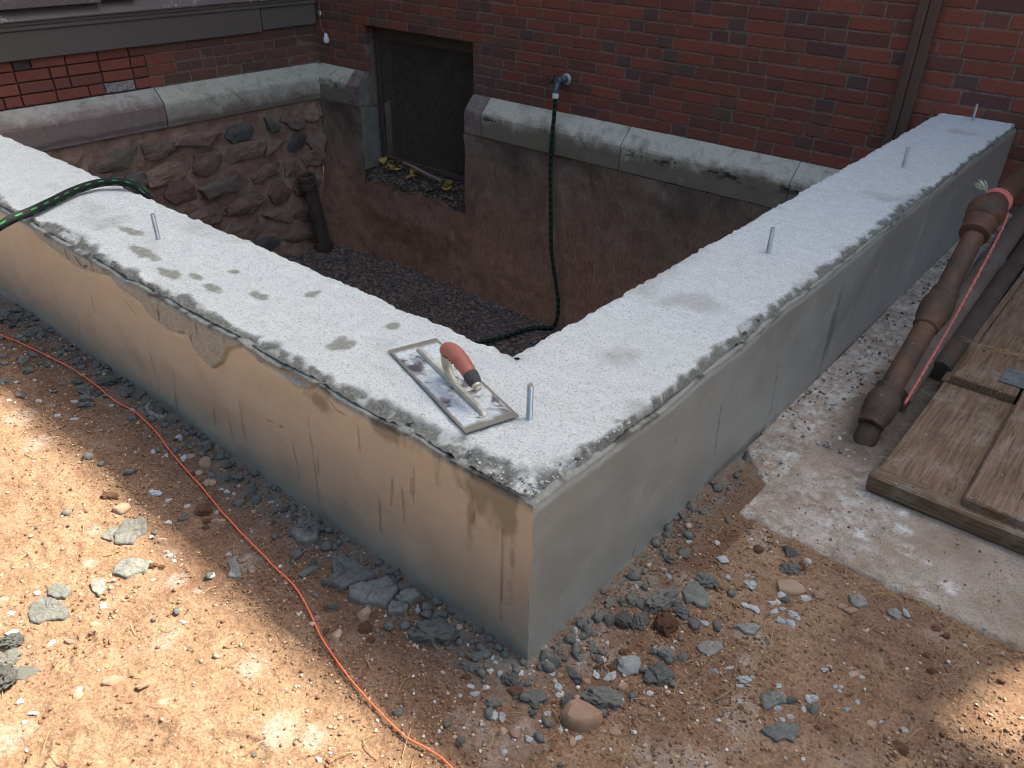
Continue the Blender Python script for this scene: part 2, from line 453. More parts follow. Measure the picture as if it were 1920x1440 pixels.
def m_apron():
    n = NT('old_concrete_slab')
    c = n.ramp(n.noise(6, 8, .7), [(.3, (.18, .125, .088)), (.5, (.27, .205, .158)), (.72, (.37, .31, .26))])
    c = n.mix(n.math('MULTIPLY', n.ramp(n.noise(190, 5, .75), [(.40, 1.0), (.49, 0.0)]), .65), c, (.13, .095, .078))
    wh = n.math('MULTIPLY', n.attr('whitish'), n.ramp(n.noise(28, 10, .82), [(.44, 0.0), (.62, .8)]))
    c = n.mix(wh, c, (.63, .62, .61))
    dk = n.math('MULTIPLY', n.attr('grime'), n.ramp(n.noise(20, 8, .75), [(.2, .35), (.55, 1.0)]))
    c = n.mix(dk, c, n.ramp(n.noise(70, 6, .7), [(.3, (.06, .048, .04)), (.7, (.15, .12, .10))]))
    b = n.bump(n.noise(160, 7, .75), .6, .006)
    return n.out(c, .93, b, spec=.25)

def m_hose():
    n = NT('black_hose_green_dashes')
    uv = n.n.new('ShaderNodeTexCoord').outputs['UV']; u, v, _ = n.sep(uv)
    fu = n.math('FRACT', n.math('MULTIPLY', u, 1 / .047)); fv = n.math('FRACT', n.math('MULTIPLY', v, 5.0))
    du = n.math('MULTIPLY', n.math('GREATER_THAN', fu, .12), n.math('LESS_THAN', fu, .55))
    d1 = n.math('MULTIPLY', n.math('GREATER_THAN', fv, .20), n.math('LESS_THAN', fv, .45))
    d2 = n.math('MULTIPLY', n.math('GREATER_THAN', fv, .70), n.math('LESS_THAN', fv, .70))
    k = n.math('MULTIPLY', du, n.math('ADD', d1, d2))
    wv = n.n.new('ShaderNodeCombineXYZ'); n.t.links.new(n.math('MULTIPLY', u, 400.0), wv.inputs[0]); n.t.links.new(n.math('MULTIPLY', v, 60.0), wv.inputs[1])
    weave = n.noise(1.0, 2, .5, co=wv.outputs[0])
    k = n.math('MULTIPLY', k, n.ramp(weave, [(.3, .35), (.6, 1.0)]))
    c = n.mix(k, (.012, .014, .015), (.03, .25, .075))
    return n.out(c, .8, n.bump(weave, .5, .003), spec=.2)

def m_blade():
    n = NT('wet_steel_blade')
    x, y, z = n.sep(n.co)
    f = n.noise(16, 9, .72, dist=.8)
    k = n.ramp(f, [(.40, 0.0), (.50, 1.0)])                    # dried cement film
    e = n.math('MAXIMUM', n.math('DIVIDE', n.math('ABSOLUTE', x), .177), n.math('DIVIDE', n.math('ABSOLUTE', y), .0575))
    rim = n.ramp(n.math('ADD', e, n.math('MULTIPLY', n.noise(40, 5), .16)), [(.93, 0.0), (1.0, 1.0)])
    c = n.mix(k, (.24, .24, .26), n.ramp(n.noise(120, 5), [(.3, (.36, .375, .39)), (.7, (.52, .54, .56))]))
    c = n.mix(rim, c, (.15, .135, .115))
    met = n.math('MULTIPLY', n.math('SUBTRACT', 1.0, k), n.math('SUBTRACT', .85, n.math('MULTIPLY', rim, .7)))
    r = n.mix(k, .28, .62)
    rr = n.math('ADD', n.math('MULTIPLY', k, .3), n.math('ADD', .3, n.math('MULTIPLY', rim, .3)))
    return n.out(c, rr, n.bump(f, .2, .002), metal=met, spec=.5)

M = dict(
    dirt=m_dirt(), concrete=m_concrete(), render=m_render(), parge=m_parge(), rubblebed=m_rubblebed(), apron=m_apron(), hose=m_hose(), blade=m_blade(),
    brick=m_brick('red_brick', [(0, (.225, .066, .044)), (.30, (.195, .061, .043)), (.5, (.172, .059, .043)), (.68, (.145, .056, .044)), (.84, (.12, .053, .049)), (.92, (.24, .071, .046))]),
    header=m_brick('dark_brick', [(0, (.12, .063, .053)), (.3, (.16, .066, .05)), (.55, (.11, .061, .056)), (.75, (.18, .064, .047)), (.9, (.12, .072, .056))]),
    brickleft=m_brick('weathered_brick', [(0, (.27, .076, .052)), (.35, (.25, .072, .05)), (.6, (.21, .07, .053)), (.85, (.29, .086, .057))]),
    brickdull=m_brick('dull_brick', [(0, (.165, .073, .053)), (.35, (.14, .068, .052)), (.6, (.185, .078, .053)), (.85, (.125, .062, .05))]),
    brickwhite=m_brick('whitened_brick', [(0, (.16, .09, .08)), (.5, (.18, .11, .10))], .6),
    mortar=m_plain('brick_mortar', (.12, .082, .064), (.235, .175, .14), 35, .95, .006, .7),
    gap=m_plain('open_joint', (.08, .052, .042), (.14, .095, .075), 30, .95),
    farbrick=m_plain('far_brick', (.13, .045, .035), (.20, .06, .042), 4, .9),
    stone=m_rndplain('rubble_stone', [(0, (.12, .108, .10)), (.4, (.17, .14, .12)), (.6, (.26, .17, .125)), (1, (.38, .24, .18))], 16, .9, .02, .9, 30, .6),
    stonered=m_rndplain('smeared_stone', [(0, (.20, .115, .085)), (.5, (.27, .165, .125)), (1, (.34, .225, .175))], 16, .92, .02, .9, 30, .7),
    copr=m_coping('limestone_coping', (.50, .46, .38), (.18, .155, .115), .20, .46, .25, 1.0),
    copl=m_coping('stained_coping', (.40, .36, .31), (.25, .175, .155), .36, .60, .2),
    coplg=m_coping('lichen_coping', (.47, .43, .345), (.26, .185, .15), -.02, .30, .3),
    jamb=m_plain('jamb_render', (.135, .125, .098), (.20, .185, .15), 12, .9),
    quoin=m_plain('red_quoin', (.13, .095, .085), (.25, .195, .18), 14, .9),
    gravel=m_plain('gravel_bed', (.065, .05, .045), (.14, .105, .09), 40, .95),
    gravelA=m_plain('gravel_grey', (.11, .095, .088), (.21, .18, .165), 25, .85),
    gravelB=m_plain('gravel_red', (.16, .092, .07), (.27, .165, .13), 25, .85),
    iron=m_iron('brown_iron', (.038, .022, .015), (.068, .036, .022), (.10, .042, .022), .5),
    irondark=m_iron('dark_iron', (.038, .03, .028), (.075, .055, .046), (.10, .055, .038), .55),
    irongrey=m_iron('grey_brown_iron', (.085, .066, .057), (.155, .12, .10), (.13, .08, .06), .6),
    steel=m_plain('galvanised_bolt', (.36, .38, .39), (.55, .57, .58), 60, .38, .001, .2, 200, .85, .5),
    grille=m_plain('dark_mesh', (.085, .06, .047), (.15, .11, .085), 30, .7, .002, .3, 100, .2),
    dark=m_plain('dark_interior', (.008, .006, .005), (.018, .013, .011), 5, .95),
    fascia=m_paint('brown_paint', (.150, .115, .097)), fasciap=m_paint('peeling_brown_paint', (.175, .13, .12), .9),
    pipe_paint=m_paint('downpipe_paint', (.105, .062, .047)),
    wood=m_wood('weathered_plank', [(.30, (.075, .042, .025)), (.5, (.165, .102, .065)), (.70, (.245, .168, .113))], 'Y'),
    woodx=m_wood('weathered_batten', [(.3, (.065, .042, .027)), (.5, (.135, .088, .056)), (.72, (.23, .163, .108))], 'X'),
    hinge=m_plain('galvanised_hinge', (.13, .145, .145), (.24, .26, .26), 25, .5, .002, .3, 90, .5),
    clump=m_rndplain('drying_mortar', [(0, (.155, .153, .145)), (.5, (.22, .214, .2)), (1, (.295, .28, .252))], 70, .9, .008, .9, 170, .6),
    chip=m_rndplain('pale_chip', [(0, (.40, .42, .45)), (.6, (.50, .515, .54)), (1, (.60, .60, .60))], 60, .92, .006, .7, 120, .5),
    chipmix=m_plain('half_pale_clump', (.17, .17, .165), (.60, .61, .63), 26, .92, .008, .8),
    pebble=m_rndplain('tan_stone', [(0, (.33, .20, .14)), (.5, (.39, .255, .185)), (1, (.44, .315, .24))], 40, .9, .006, .6, 120, .5),
    soilA=m_plain('pale_soil', (.33, .215, .145), (.46, .32, .22), 60, .95), soilB=m_plain('dark_soil', (.12, .062, .038), (.21, .115, .073), 60, .95),
    clod=m_rndplain('red_clod', [(0, (.20, .095, .055)), (.5, (.25, .12, .07)), (1, (.30, .155, .095))], 80, .97, .012, .9, 120, .6),
    string=m_plain('orange_string', (.75, .11, .045), (.85, .16, .07), 300, .7, .002, .5, 400),
    rope=m_plain('pink_rope', (.46, .105, .09), (.56, .19, .155), 200, .8, .002, .5, 300),
    fray=m_plain('frayed_fibre', (.42, .40, .32), (.6, .57, .46), 100, .9),
    grip=m_plain('faded_red_grip', (.25, .072, .056), (.33, .12, .098), 25, .55, .001, .2), black=m_plain('black_rubber', (.02, .022, .025), (.05, .055, .06), 60, .6),
    alu=m_plain('cement_smeared_aluminium', (.34, .32, .26), (.52, .50, .43), 40, .5, .002, .4, 150, .3),
    brass=m_plain('blue_grey_tap', (.06, .085, .11), (.14, .18, .22), 40, .4, .002, .3, 100, .5), white=m_plain('white_plastic', (.62, .66, .66), (.7, .74, .74), 20, .45),
    green=m_plain('green_handle', (.03, .045, .035), (.06, .085, .06), 60, .6), wire=m_plain('grey_wire', (.11, .10, .09), (.17, .16, .14), 60, .6),
    leaf=m_rndplain('dry_yellow_leaf', [(0, (.34, .21, .05)), (.5, (.40, .28, .075)), (1, (.25, .15, .05))], 90, .8, .002, .3, 100, .4),
    twig=m_plain('dry_needle', (.28, .16, .075), (.42, .27, .14), 60, .85),
    soil=m_plain('sill_soil', (.05, .043, .036), (.12, .098, .082), 40, .97, .012, .9, 90),
    needles=m_plain('pine_needles', (.045, .075, .025), (.09, .12, .045), 3, .8), bark=m_plain('pine_bark', (.08, .055, .04), (.16, .11, .08), 12, .95, .02, .9, 40),
)
# ------------------------------------------------------------------ ground
POW = [(-1.574,-0.202,0.014),(0.317,0.348,0.023),(0.314,0.282,0.021),(-0.781,-0.292,0.015),(-0.698,-0.325,0.022),(-0.639,-0.310,0.011),(-0.988,-0.363,0.016),(-0.443,-0.497,0.010),(0.236,0.322,0.011),(-0.883,-0.421,0.018),(-0.234,-0.391,0.042),(-0.179,-0.364,0.028),(-0.397,-0.346,0.030),(-0.634,-0.199,0.035),(0.129,0.387,0.034),(0.183,0.610,0.037)]
def ground_h(x, y):
    x = np.asarray(x, float); y = np.asarray(y, float)
    near = sstep(7, 2.5, np.hypot(x, y))
    h = .016 * fbm(x * 1.6, y * 1.6, seed=3, oct=3) + near * (.008 * fbm(x * 9, y * 9, seed=5, oct=4) + .0075 * np.abs(fbm(x * 34, y * 38, seed=8, oct=3)) + .0018 * fbm(x * 120, y * 120, seed=9, oct=2))
    # soil heaped a little against the wall and towards the slab
    dl = np.where(x < 0, np.maximum(-y, 0), np.hypot(np.maximum(x, 0), np.minimum(y, 0)))
    h = h * sstep(0, .1, dl + .03) + .008 * np.exp(-dl / .06)
    h = h + .02 * sstep(.25, .62, y) * sstep(.0, .06, x) * sstep(.66, .5, y + .0) + .006
    h = h - np.where(x > .11, .06 * sstep(.665, .70, y), np.where(x > -.01, .05 * sstep(.86, .93, y), 0))
    # boot prints with tread bars
    for bx, by, ang, L, W in ((-.72, -.60, 1.05, .26, .1), (-.45, -.62, .9, .27, .1), (.42, .40, .55, .27, .10), (.60, .33, -.15, .27, .1), (-.98, -.43, 1.3, .25, .095), (-.30, -.52, .8, .26, .1)):
        c, s = math.cos(ang), math.sin(ang)
        u = (x - bx) * c + (y - by) * s; v = -(x - bx) * s + (y - by) * c
        ins = sstep(1.0, .86, np.sqrt((u / (L / 2)) ** 2 + (v / (W / 2)) ** 2 * (1 + .5 * (u < 0))))
        bar = sstep(.25, .45, np.abs(((u / .034) % 1) - .5) * 1.0)
        h = h - ins * .008 + ins * .007 * bar * sstep(-.3, .25, fbm(x * 14, y * 14, seed=31, oct=2))
    return h

def axis(fine_lo, fine_hi, step, far, n):
    g = np.geomspace(step, far, n)
    g = np.cumsum(g) / np.sum(g) * far
    return np.concatenate([fine_lo - g[::-1], np.arange(fine_lo, fine_hi, step), fine_hi + g])
gx = axis(-2.45, .95, .0055, 45, 34); gy = axis(-.78, .80, .0055, 45, 34)
X, Y = np.meshgrid(gx, gy, indexing='ij')
Zg = ground_h(X, Y)
xc = (gx[1:] + gx[:-1]) / 2; yc = (gy[1:] + gy[:-1]) / 2
XC, YC = np.meshgrid(xc, yc, indexing='ij')
keep = ~((XC < -.02) & (XC > -LW - .3) & (YC > .02))
V = np.stack([X, Y, Zg], -1).reshape(-1, 3)
pw = np.zeros_like(X)
for px, py, pr in POW:
    pw = np.maximum(pw, sstep(1.25, .35, np.hypot(X - px, Y - py) / pr + .35 * fbm(X * 60, Y * 60, seed=41, oct=3)))
pw = np.maximum(pw, .8 * sstep(.12, .42, fbm(X * 11, Y * 11, seed=44, oct=5)) * sstep(-.25, -.05, X) * sstep(.60, .45, Y) * sstep(.55, .35, np.hypot(X - .12, Y - .2)))
pw = np.maximum(pw, .75 * sstep(.42, .6, fbm(X * 7, Y * 7, seed=43, oct=5)))
dwall = np.where(X < 0, np.maximum(-Y, 0), np.hypot(np.maximum(X, 0), np.minimum(Y, 0)))
mort = sstep(.13, .0, dwall + .05 * fbm(X * 9, Y * 9, seed=45, oct=4)) * .9
mort = np.maximum(mort, .8 * sstep(.45, .62, fbm(X * 5 + 7, Y * 5, seed=47, oct=5)))
shade_damp = sstep(-.34, -.18, Y + .09 * fbm(X * 3, Y * 3, seed=49, oct=4)) * (X < .15) * .8  # this band follows the sun edge: ground shade painted darker
shade_damp = np.maximum(shade_damp, sstep(-1.25, -1.55, X + .15 * fbm(X * 4, Y * 4, seed=50, oct=3)) * sstep(-.26, -.16, Y))
shade_damp = np.maximum(shade_damp, .5 * sstep(.1, .45, fbm(X * 4, Y * 4, seed=51, oct=4)) * (X > -.1))
V, F, at = compact(V, gridfaces(len(gx), len(gy), keep), dict(powder=pw, mortar=mort, shade_damp=shade_damp))
o = obj('ground', mesh('ground', V, F, M['dirt'], True, at)); tag(o, 'bare reddish dirt, sunlit at front, tinted darker in the shade by the wall', 'ground', kind='structure')

# unseen pines added to block the front sky (needles lie on the dirt)
def pine(x, y, h, seed, lab):
    r = np.random.default_rng(seed); t = empty('sky_block_pine', (x, y, 0)); tag(t, lab, 'tree', 'unseen pine trees added behind the photographer')
    mb = MB(); mb.tube([(0, 0, -.2), (.03, .02, h * .3), (-.03, .03, h * .65), (0, 0, h * .97)], [.20, .16, .10, .02], 12); mb.obj('trunk', M['bark'], t)
    V, F = [], []
    for i in range(5200):
        z = h * (.10 + .88 * r.uniform() ** 1.1); R = (1 - z / h) * h * .30 + .25; a = r.uniform(0, 6.283); q = R * r.uniform() ** .5 * (.75 + .25 * math.sin(z * 5 + 2 * a))
        c_ = np.array([q * math.cos(a), q * math.sin(a), z - q * .22]); d1 = r.normal(size=3); d1 /= np.linalg.norm(d1); d2 = np.cross(d1, r.normal(size=3)); d2 /= np.linalg.norm(d2) + 1e-9
        s1, s2 = r.uniform(.10, .24), r.uniform(.05, .10); o_ = len(V); V += [c_ - d1 * s1, c_ + d2 * s2, c_ + d1 * s1, c_ - d2 * s2]; F.append((o_, o_ + 1, o_ + 2, o_ + 3))
    obj('crown', mesh('crown', np.array(V), np.array(F), M['needles']), t)
for k, (tx, ty, th) in enumerate(((-7.5, -6.5, 8.5), (-4.6, -7.4, 10), (-1.6, -6.6, 9), (1.4, -7.6, 10.5), (4.4, -6.4, 9), (7.2, -5.0, 9.5), (8.5, -1.5, 8.5))):
    pine(tx, ty, th, 900 + k, 'unseen pine tree behind the photographer, added to block the front sky')

# ------------------------------------------------------------------ concrete slab on the right
sx_ = np.concatenate([np.arange(.002, .8, .008), np.linspace(.8, 3.0, 30)]); sy_ = np.concatenate([np.arange(.62, 1.7, .008), np.linspace(1.71, D + .05, 70)])
X, Y = np.meshgrid(sx_, sy_, indexing='ij')
edge_d = np.where(X > .105, Y - .655 - .008 * fbm(X * 9, X * 0, seed=61, oct=4), np.minimum(Y - .655 - .0, (X - .105) * .8 + (Y - .80) * .75))
edge_d = edge_d + .006 * fbm(X * 25, Y * 25, seed=62, oct=3)
Zs = np.where(edge_d > 0, .014 + .004 * fbm(X * 4, Y * 4, seed=63, oct=4) + .0012 * fbm(X * 60, Y * 60, seed=64, oct=3), 0)
Zs = Zs - .03 * sstep(.008, -.006, edge_d)
strip = sstep(.14, .10, X + .02 * fbm(X * 20, Y * 20, seed=65, oct=3))
Zs = Zs + strip * (.004 * fbm(X * 26, Y * 26, seed=66, oct=4) - .002)
crack, _ = segd(X, Y, .114, 1.03, .33, .99); Zs = Zs - .006 * np.exp(-((crack + .006 * fbm(X * 40, Y * 40, seed=67)) / .004) ** 2)
seam = np.abs(X - .118 - .004 * fbm(Y * 15, Y * 0, seed=68, oct=3)); Zs = Zs - .006 * np.exp(-(seam / .004) ** 2) * (Y < 1.05)
deb = sstep(1.02, 1.14, Y + .3 * (X - .2) + .05 * fbm(X * 12, Y * 12, seed=69)) * sstep(.13, .19, X + .04 * fbm(X * 9, Y * 9, seed=70, oct=3))
Zs = Zs + deb * (.008 + .01 * np.abs(fbm(X * 30, Y * 30, seed=71, oct=4)))
spl = np.zeros_like(X)
for a_, b_, r_ in ((.30, .80, .035), (.34, .79, .03), (.42, .86, .025), (.45, .80, .025), (.27, .90, .02), (.50, .78, .015), (.40, .92, .02), (.22, .74, .015), (.56, .74, .02)): spl = np.maximum(spl, sstep(1.2, .3, np.hypot(X - a_, Y - b_) / r_ + .6 * fbm(X * 50, Y * 50, seed=74, oct=3)))
wh = np.clip(1.1 * spl + .10 + strip * .8 + .5 * sstep(.15, .5, fbm(X * 6, Y * 6, seed=72, oct=4)), 0, 1) * (1 - deb)
keep = (edge_d[1:, 1:] > -.02)
V, F, at = compact(np.stack([X, Y, Zs], -1).reshape(-1, 3), gridfaces(len(sx_), len(sy_), keep), dict(whitish=wh, grime=np.clip(deb + .3 * sstep(.2, .5, fbm(X * 5, Y * 5, seed=73)), 0, 1)))
o = obj('pavement', mesh('pavement', V, F, M['apron'], True, at)); tag(o, 'worn pale concrete slab under the planks', 'pavement', kind='structure')
def slab_h(x, y): return .015

# ------------------------------------------------------------------ gravel floor of the pit
X, Y = np.meshgrid(np.arange(-5.0, -.33, .03), np.arange(.34, 3.42, .03), indexing='ij')
Zp = GZ - .02 + .025 * fbm(X * 2.2, Y * 2.2, seed=81, oct=3) + .05 * sstep(3.0, 3.4, Y)
o = obj('pit_floor', mesh('pit_floor', np.stack([X, Y, Zp], -1).reshape(-1, 3), gridfaces(*X.shape), M['gravel'], True)); tag(o, 'floor of the excavated pit', 'pit floor', kind='structure')

def scatter(name, pts, rad, mats, label, cat, ang=.35, flat=.75, seed=0, sub=1, parent=None):
    """many small angular stones joined in one mesh"""
    r = np.random.default_rng(seed); bv, bf = ICO[sub]; n = len(pts)
    if sub == 1: bv, bf = bv[:12], bf
    A = r.uniform(0, 2 * np.pi, (n, 3)); S = np.stack([r.uniform(.7, 1.25, n), r.uniform(.7, 1.2, n), r.uniform(flat * .7, flat * 1.2, n)], 1) * rad[:, None]
    J = bv[None] * (1 + r.uniform(-ang * 1.4, ang, (n, len(bv), 1)))
    P = J * S[:, None, :]
    c, s = np.cos(A), np.sin(A)
    t = A[:, 1] * .12 - .35
    ct, st_ = np.cos(t)[:, None], np.sin(t)[:, None]
    P = np.stack([P[..., 0], P[..., 1] * ct - P[..., 2] * st_, P[..., 1] * st_ + P[..., 2] * ct], -1)
    P = np.stack([P[..., 0] * c[:, :1] - P[..., 1] * s[:, :1], P[..., 0] * s[:, :1] + P[..., 1] * c[:, :1], P[..., 2]], -1)
    P = P + pts[:, None, :]
    Fm = (bf[None] + (np.arange(n) * len(bv))[:, None, None]).reshape(-1, 3)
    mi = None
    if isinstance(mats, list) and len(mats) > 1: mi = np.repeat(r.integers(0, len(mats), n), len(bf))
    o = obj(name, mesh(name, P.reshape(-1, 3), Fm, mats, False, None, mi), parent)
    return tag(o, label, cat, kind='stuff')

n = 9000
gxp = RNG.uniform(-4.97, -.36, n * 2); gyp = RNG.uniform(.9, 3.37, n * 2)
sel = gyp > .9 + (-(gxp) - 1.0) * .0
gxp, gyp = gxp[sel][:n * 2], gyp[sel][:n * 2]
gr = RNG.uniform(.008, .02, len(gxp))
gz_ = GZ - .02 + .025 * fbm(gxp * 2.2, gyp * 2.2, seed=81, oct=3) + .05 * sstep(3.0, 3.4, gyp) + gr * .3
scatter('gravel', np.stack([gxp, gyp, gz_], 1), gr, [M['gravelA'], M['gravelB'], M['gravel']], 'grey and reddish gravel covering the pit floor', 'gravel', seed=3)

# ------------------------------------------------------------------ concrete foundation wall
wall = empty('foundation_wall', (0, 0, 0)); tag(wall, 'low L-shaped concrete foundation wall with fresh grey render and pale rough top', 'wall')
def edge_in(s, k): return .010 * fbm(s * 9, s * 0, seed=101 + k, oct=5, gain=.62) + .004 * fbm(s * 70, s * 0, seed=103 + k, oct=2)
def crust_w(s): return .017 + .055 * np.maximum(fbm(s * 4, s * 0, seed=107, oct=6, gain=.7), -.25) + .034 * np.exp(-(s / .22) ** 2) + .018 * np.exp(-((s + .45) / .2) ** 2)
def crust_d(s): return .010 + .010 * (fbm(s * 7, s * 0, seed=109, oct=5, gain=.6) + .2) + .012 * np.exp(-((s - .55) / .5) ** 2) * (s > 0)
STAIN = [(-.65, .13, .026, .034), (-.629, .261, .018, .016), (-1.001, .152, .036, .016), (-.901, .248, .021, .02), (-1.11, .103, .032, .018), (-1.157, .194, .02, .014), (-1.276, .075, .05, .02), (-1.197, .111, .03, .012),
         (-1.45, .10, .07, .02), (-1.62, .16, .06, .02)]
def top_mesh(xs, ys, part):
    X, Y = np.meshgrid(xs, ys, indexing='ij')
    dA, dB = Y - .010, -.010 - X
    s = np.where(dA < dB, X, Y); d = np.minimum(dA, dB)
    e = np.maximum(crust_w(s) + .022 * fbm(X * 32, Y * 32, seed=111, oct=4, gain=.6), .003)
    k = sstep(1.15, .55, d / e)
    z = H + .0025 * fbm(X * 7, Y * 7, seed=113, oct=3) + .0022 * fbm(X * 60, Y * 60, seed=115, oct=4, gain=.65)
    pit = sstep(.42, .62, fbm(X * 85, Y * 85, seed=117, oct=3)); z = z - .004 * pit
    t = np.clip(1 - d / e, 0, 1)
    rough = fbm(X * 55, Y * 55, seed=119, oct=4, gain=.65)
    z = z - k * (crust_d(s) * t ** 1.3) + k * .009 * rough - k * .006 * sstep(.1, .4, fbm(X * 28, Y * 28, seed=121, oct=3))
    # the loose, crumbly lumps near the outer corner
    crn = np.exp(-((X + .06) ** 2 + (Y - .06) ** 2) / .10 ** 2)
    z = z + crn * .007 * np.abs(fbm(X * 70, Y * 70, seed=123, oct=3)) - crn * .004
    white = sstep(.03, .018, np.hypot(X + .045, (Y - .03) * 1.2) + .012 * fbm(X * 60, Y * 60, seed=125)); k2 = k * (1 - white * .95) * np.clip(1.1 - .75 * sstep(.05, .3, fbm(X * 38, Y * 38, seed=126, oct=4)) * sstep(.0, .012, d), 0, 1)
    # inner edges ragged
    XX, YY = X.copy(), Y.copy()
    if part == 'left':
        g = sstep(.035, 0, WY - Y) * sstep(-WX + .0, -WX - .03, X); YY = YY + g * edge_in(X, 0); inner = (WY - Y) * sstep(-WX + .03, -WX - .01, X) + 9 * (X > -WX + .02)
    else:
        g = sstep(.035, 0, X + WX) * sstep(WY, WY + .03, Y); XX = XX - g * edge_in(Y, 5); inner = X + WX
    q = sstep(.03, .0, inner); z = z - q * (.006 + .008 * (fbm(X * 40, Y * 40, seed=127, oct=3) + .1)) * sstep(.02, .0, inner)
    st = np.zeros_like(X)
    for a, b, ra, rb in STAIN: st = np.maximum(st, sstep(1.15, .7, np.hypot((X - a) / ra, (Y - b) / rb) + .7 * fbm(X * 40, Y * 40, seed=129, oct=4)))
    st = np.maximum(st, .45 * sstep(.2, .6, fbm(X * 6, Y * 6, seed=131, oct=5)))
    return np.stack([XX, YY, z], -1).reshape(-1, 3), gridfaces(len(xs), len(ys)), dict(crust=k2, stain=st)
fx = np.arange(-WX, -.0099, (WX - .01) / 72); fx = np.linspace(-WX, -.010, 73)
fy = np.linspace(.010, WY, 74)
xsA = np.concatenate([np.linspace(-LW, -2.3, 90)[:-1], np.arange(-2.3, -WX - .003, .0055), fx])
ysB = np.concatenate([np.arange(WY, 2.0, .006), np.linspace(2.0, D - .002, 190)])
V1, F1, a1 = top_mesh(xsA, fy, 'left'); V2, F2, a2 = top_mesh(fx, ysB, 'right')
# inner faces down into the pit
sA = xsA[xsA <= -WX + 1e-6]; top = V1.reshape(len(xsA), len(fy), 3)[:len(sA), -1]
zz = np.linspace(0, 1, 12)
V3 = np.stack([np.repeat(top[:, None, 0], 12, 1), top[:, None, 1] + (WY - top[:, None, 1]) * sstep(0, .02, zz)[None] , top[:, None, 2] + (GZ - .1 - top[:, None, 2]) * zz[None] ** 2], -1)
top = V2.reshape(len(fx), len(ysB), 3)[0]
V4 = np.stack([top[:, None, 0] + (-WX - top[:, None, 0]) * sstep(0, .02, zz)[None], np.repeat(top[:, None, 1], 12, 1), top[:, None, 2] + (GZ - .1 - top[:, None, 2]) * zz[None] ** 2], -1)
core_V = [V1, V2, V3.reshape(-1, 3), V4.reshape(-1, 3)]; fs = [F1, F2, gridfaces(len(sA), 12)[:, ::-1], gridfaces(len(ysB), 12)]
at = {k: [a1[k].ravel(), a2[k].ravel(), np.zeros(len(sA) * 12), np.zeros(len(ysB) * 12)] for k in a1}
off = np.cumsum([0] + [len(v) for v in core_V])
o = obj('concrete_core', mesh('concrete_core', np.concatenate(core_V), np.concatenate([f + off[i] for i, f in enumerate(fs)]), M['concrete'], True, {k: np.concatenate(v) for k, v in at.items()}), wall)
o['label'] = 'pale rough concrete top with grey mortar crust along its outer edge'

# render coat on both outer faces
GROOVE = [((-1.617, .272), (-1.631, .2)), ((-1.778, .137), (-1.789, .076)), ((-1.415, .321), (-1.343, .282)), ((-1.06, .343), (-1.066, .274)), ((-1.214, .168), (-1.25, .03)), ((-1.034, .138), (-1.05, .07)),
          ((-.605, .193), (-.612, .14)), ((-.329, .26), (-.33, .169)), ((-.29, .327), (-.299, .236)), ((-.355, .279), (-.367, .191)), ((-.30, .30), (-.305, .25)), ((-.789, .209), (-.76, .218)), ((-.745, .209), (-.726, .222)),
          ((-.533, .376), (-.515, .36)), ((-.515, .36), (-.481, .362)), ((-.56, .392), (-.533, .376)), ((-.251, .408), (-.20, .395)), ((-.20, .395), (-.171, .39)), ((-.171, .39), (-.15, .37)), ((-.15, .37), (-.139, .345)), ((-.139, .345), (-.136, .300)), ((-.136, .300), (-.142, .27)),
          ((-.45, .35), (-.452, .27)), ((-.62, .30), (-.625, .05)), ((-.90, .22), (-.91, .10)), ((-.17, .355), (-.16, .345)), ((-1.70, .385), (-1.69, .345)), ((-1.55, .40), (-1.54, .35)), ((-1.20, .38), (-1.21, .33)), ((-1.02, .40), (-1.03, .35)), ((-1.12, .33), (-1.09, .29)), ((-1.64, .38), (-1.60, .36)), ((-1.60, .36), (-1.57, .372)), ((-.40, .395), (-.33, .388)), ((-.33, .388), (-.29, .405))]
for _s, _side in ((-1.9, 0), (-1.33, 0), (-.97, 0), (-.69, 0), (-.41, 0), (-.07, 0)): GROOVE.append(((_s, .05 + .1 * random.random()), (_s + random.uniform(-.01, .01), .18 + .15 * random.random())))
GROOVER = [((.72, .10), (.70, .26)), ((1.05, .05), (1.03, .22)), ((.369, .048), (.366, .004)), ((1.35, .30), (1.30, .25)), ((.49, .273), (.49, .262)), ((1.62, .18), (1.60, .07)), ((2.05, .24), (2.02, .10))]
SMB = np.array([(-2.3, .40), (-2.08, .385), (-1.918, .392), (-1.85, .37), (-1.763, .361), (-1.66, .345), (-1.518, .362), (-1.45, .38), (-1.39, .355), (-1.305, .350), (-1.25, .322), (-1.18, .312), (-1.12, .322), (-1.09, .34), (-1.069, .317), (-1.05, .285), (-.99, .275), (-.94, .31), (-.90, .36), (-.83, .394), (-.77, .378), (-.708, .381), (-.64, .368), (-.60, .376), (-.572, .405), (-.54, .42), (0.1, .43)])
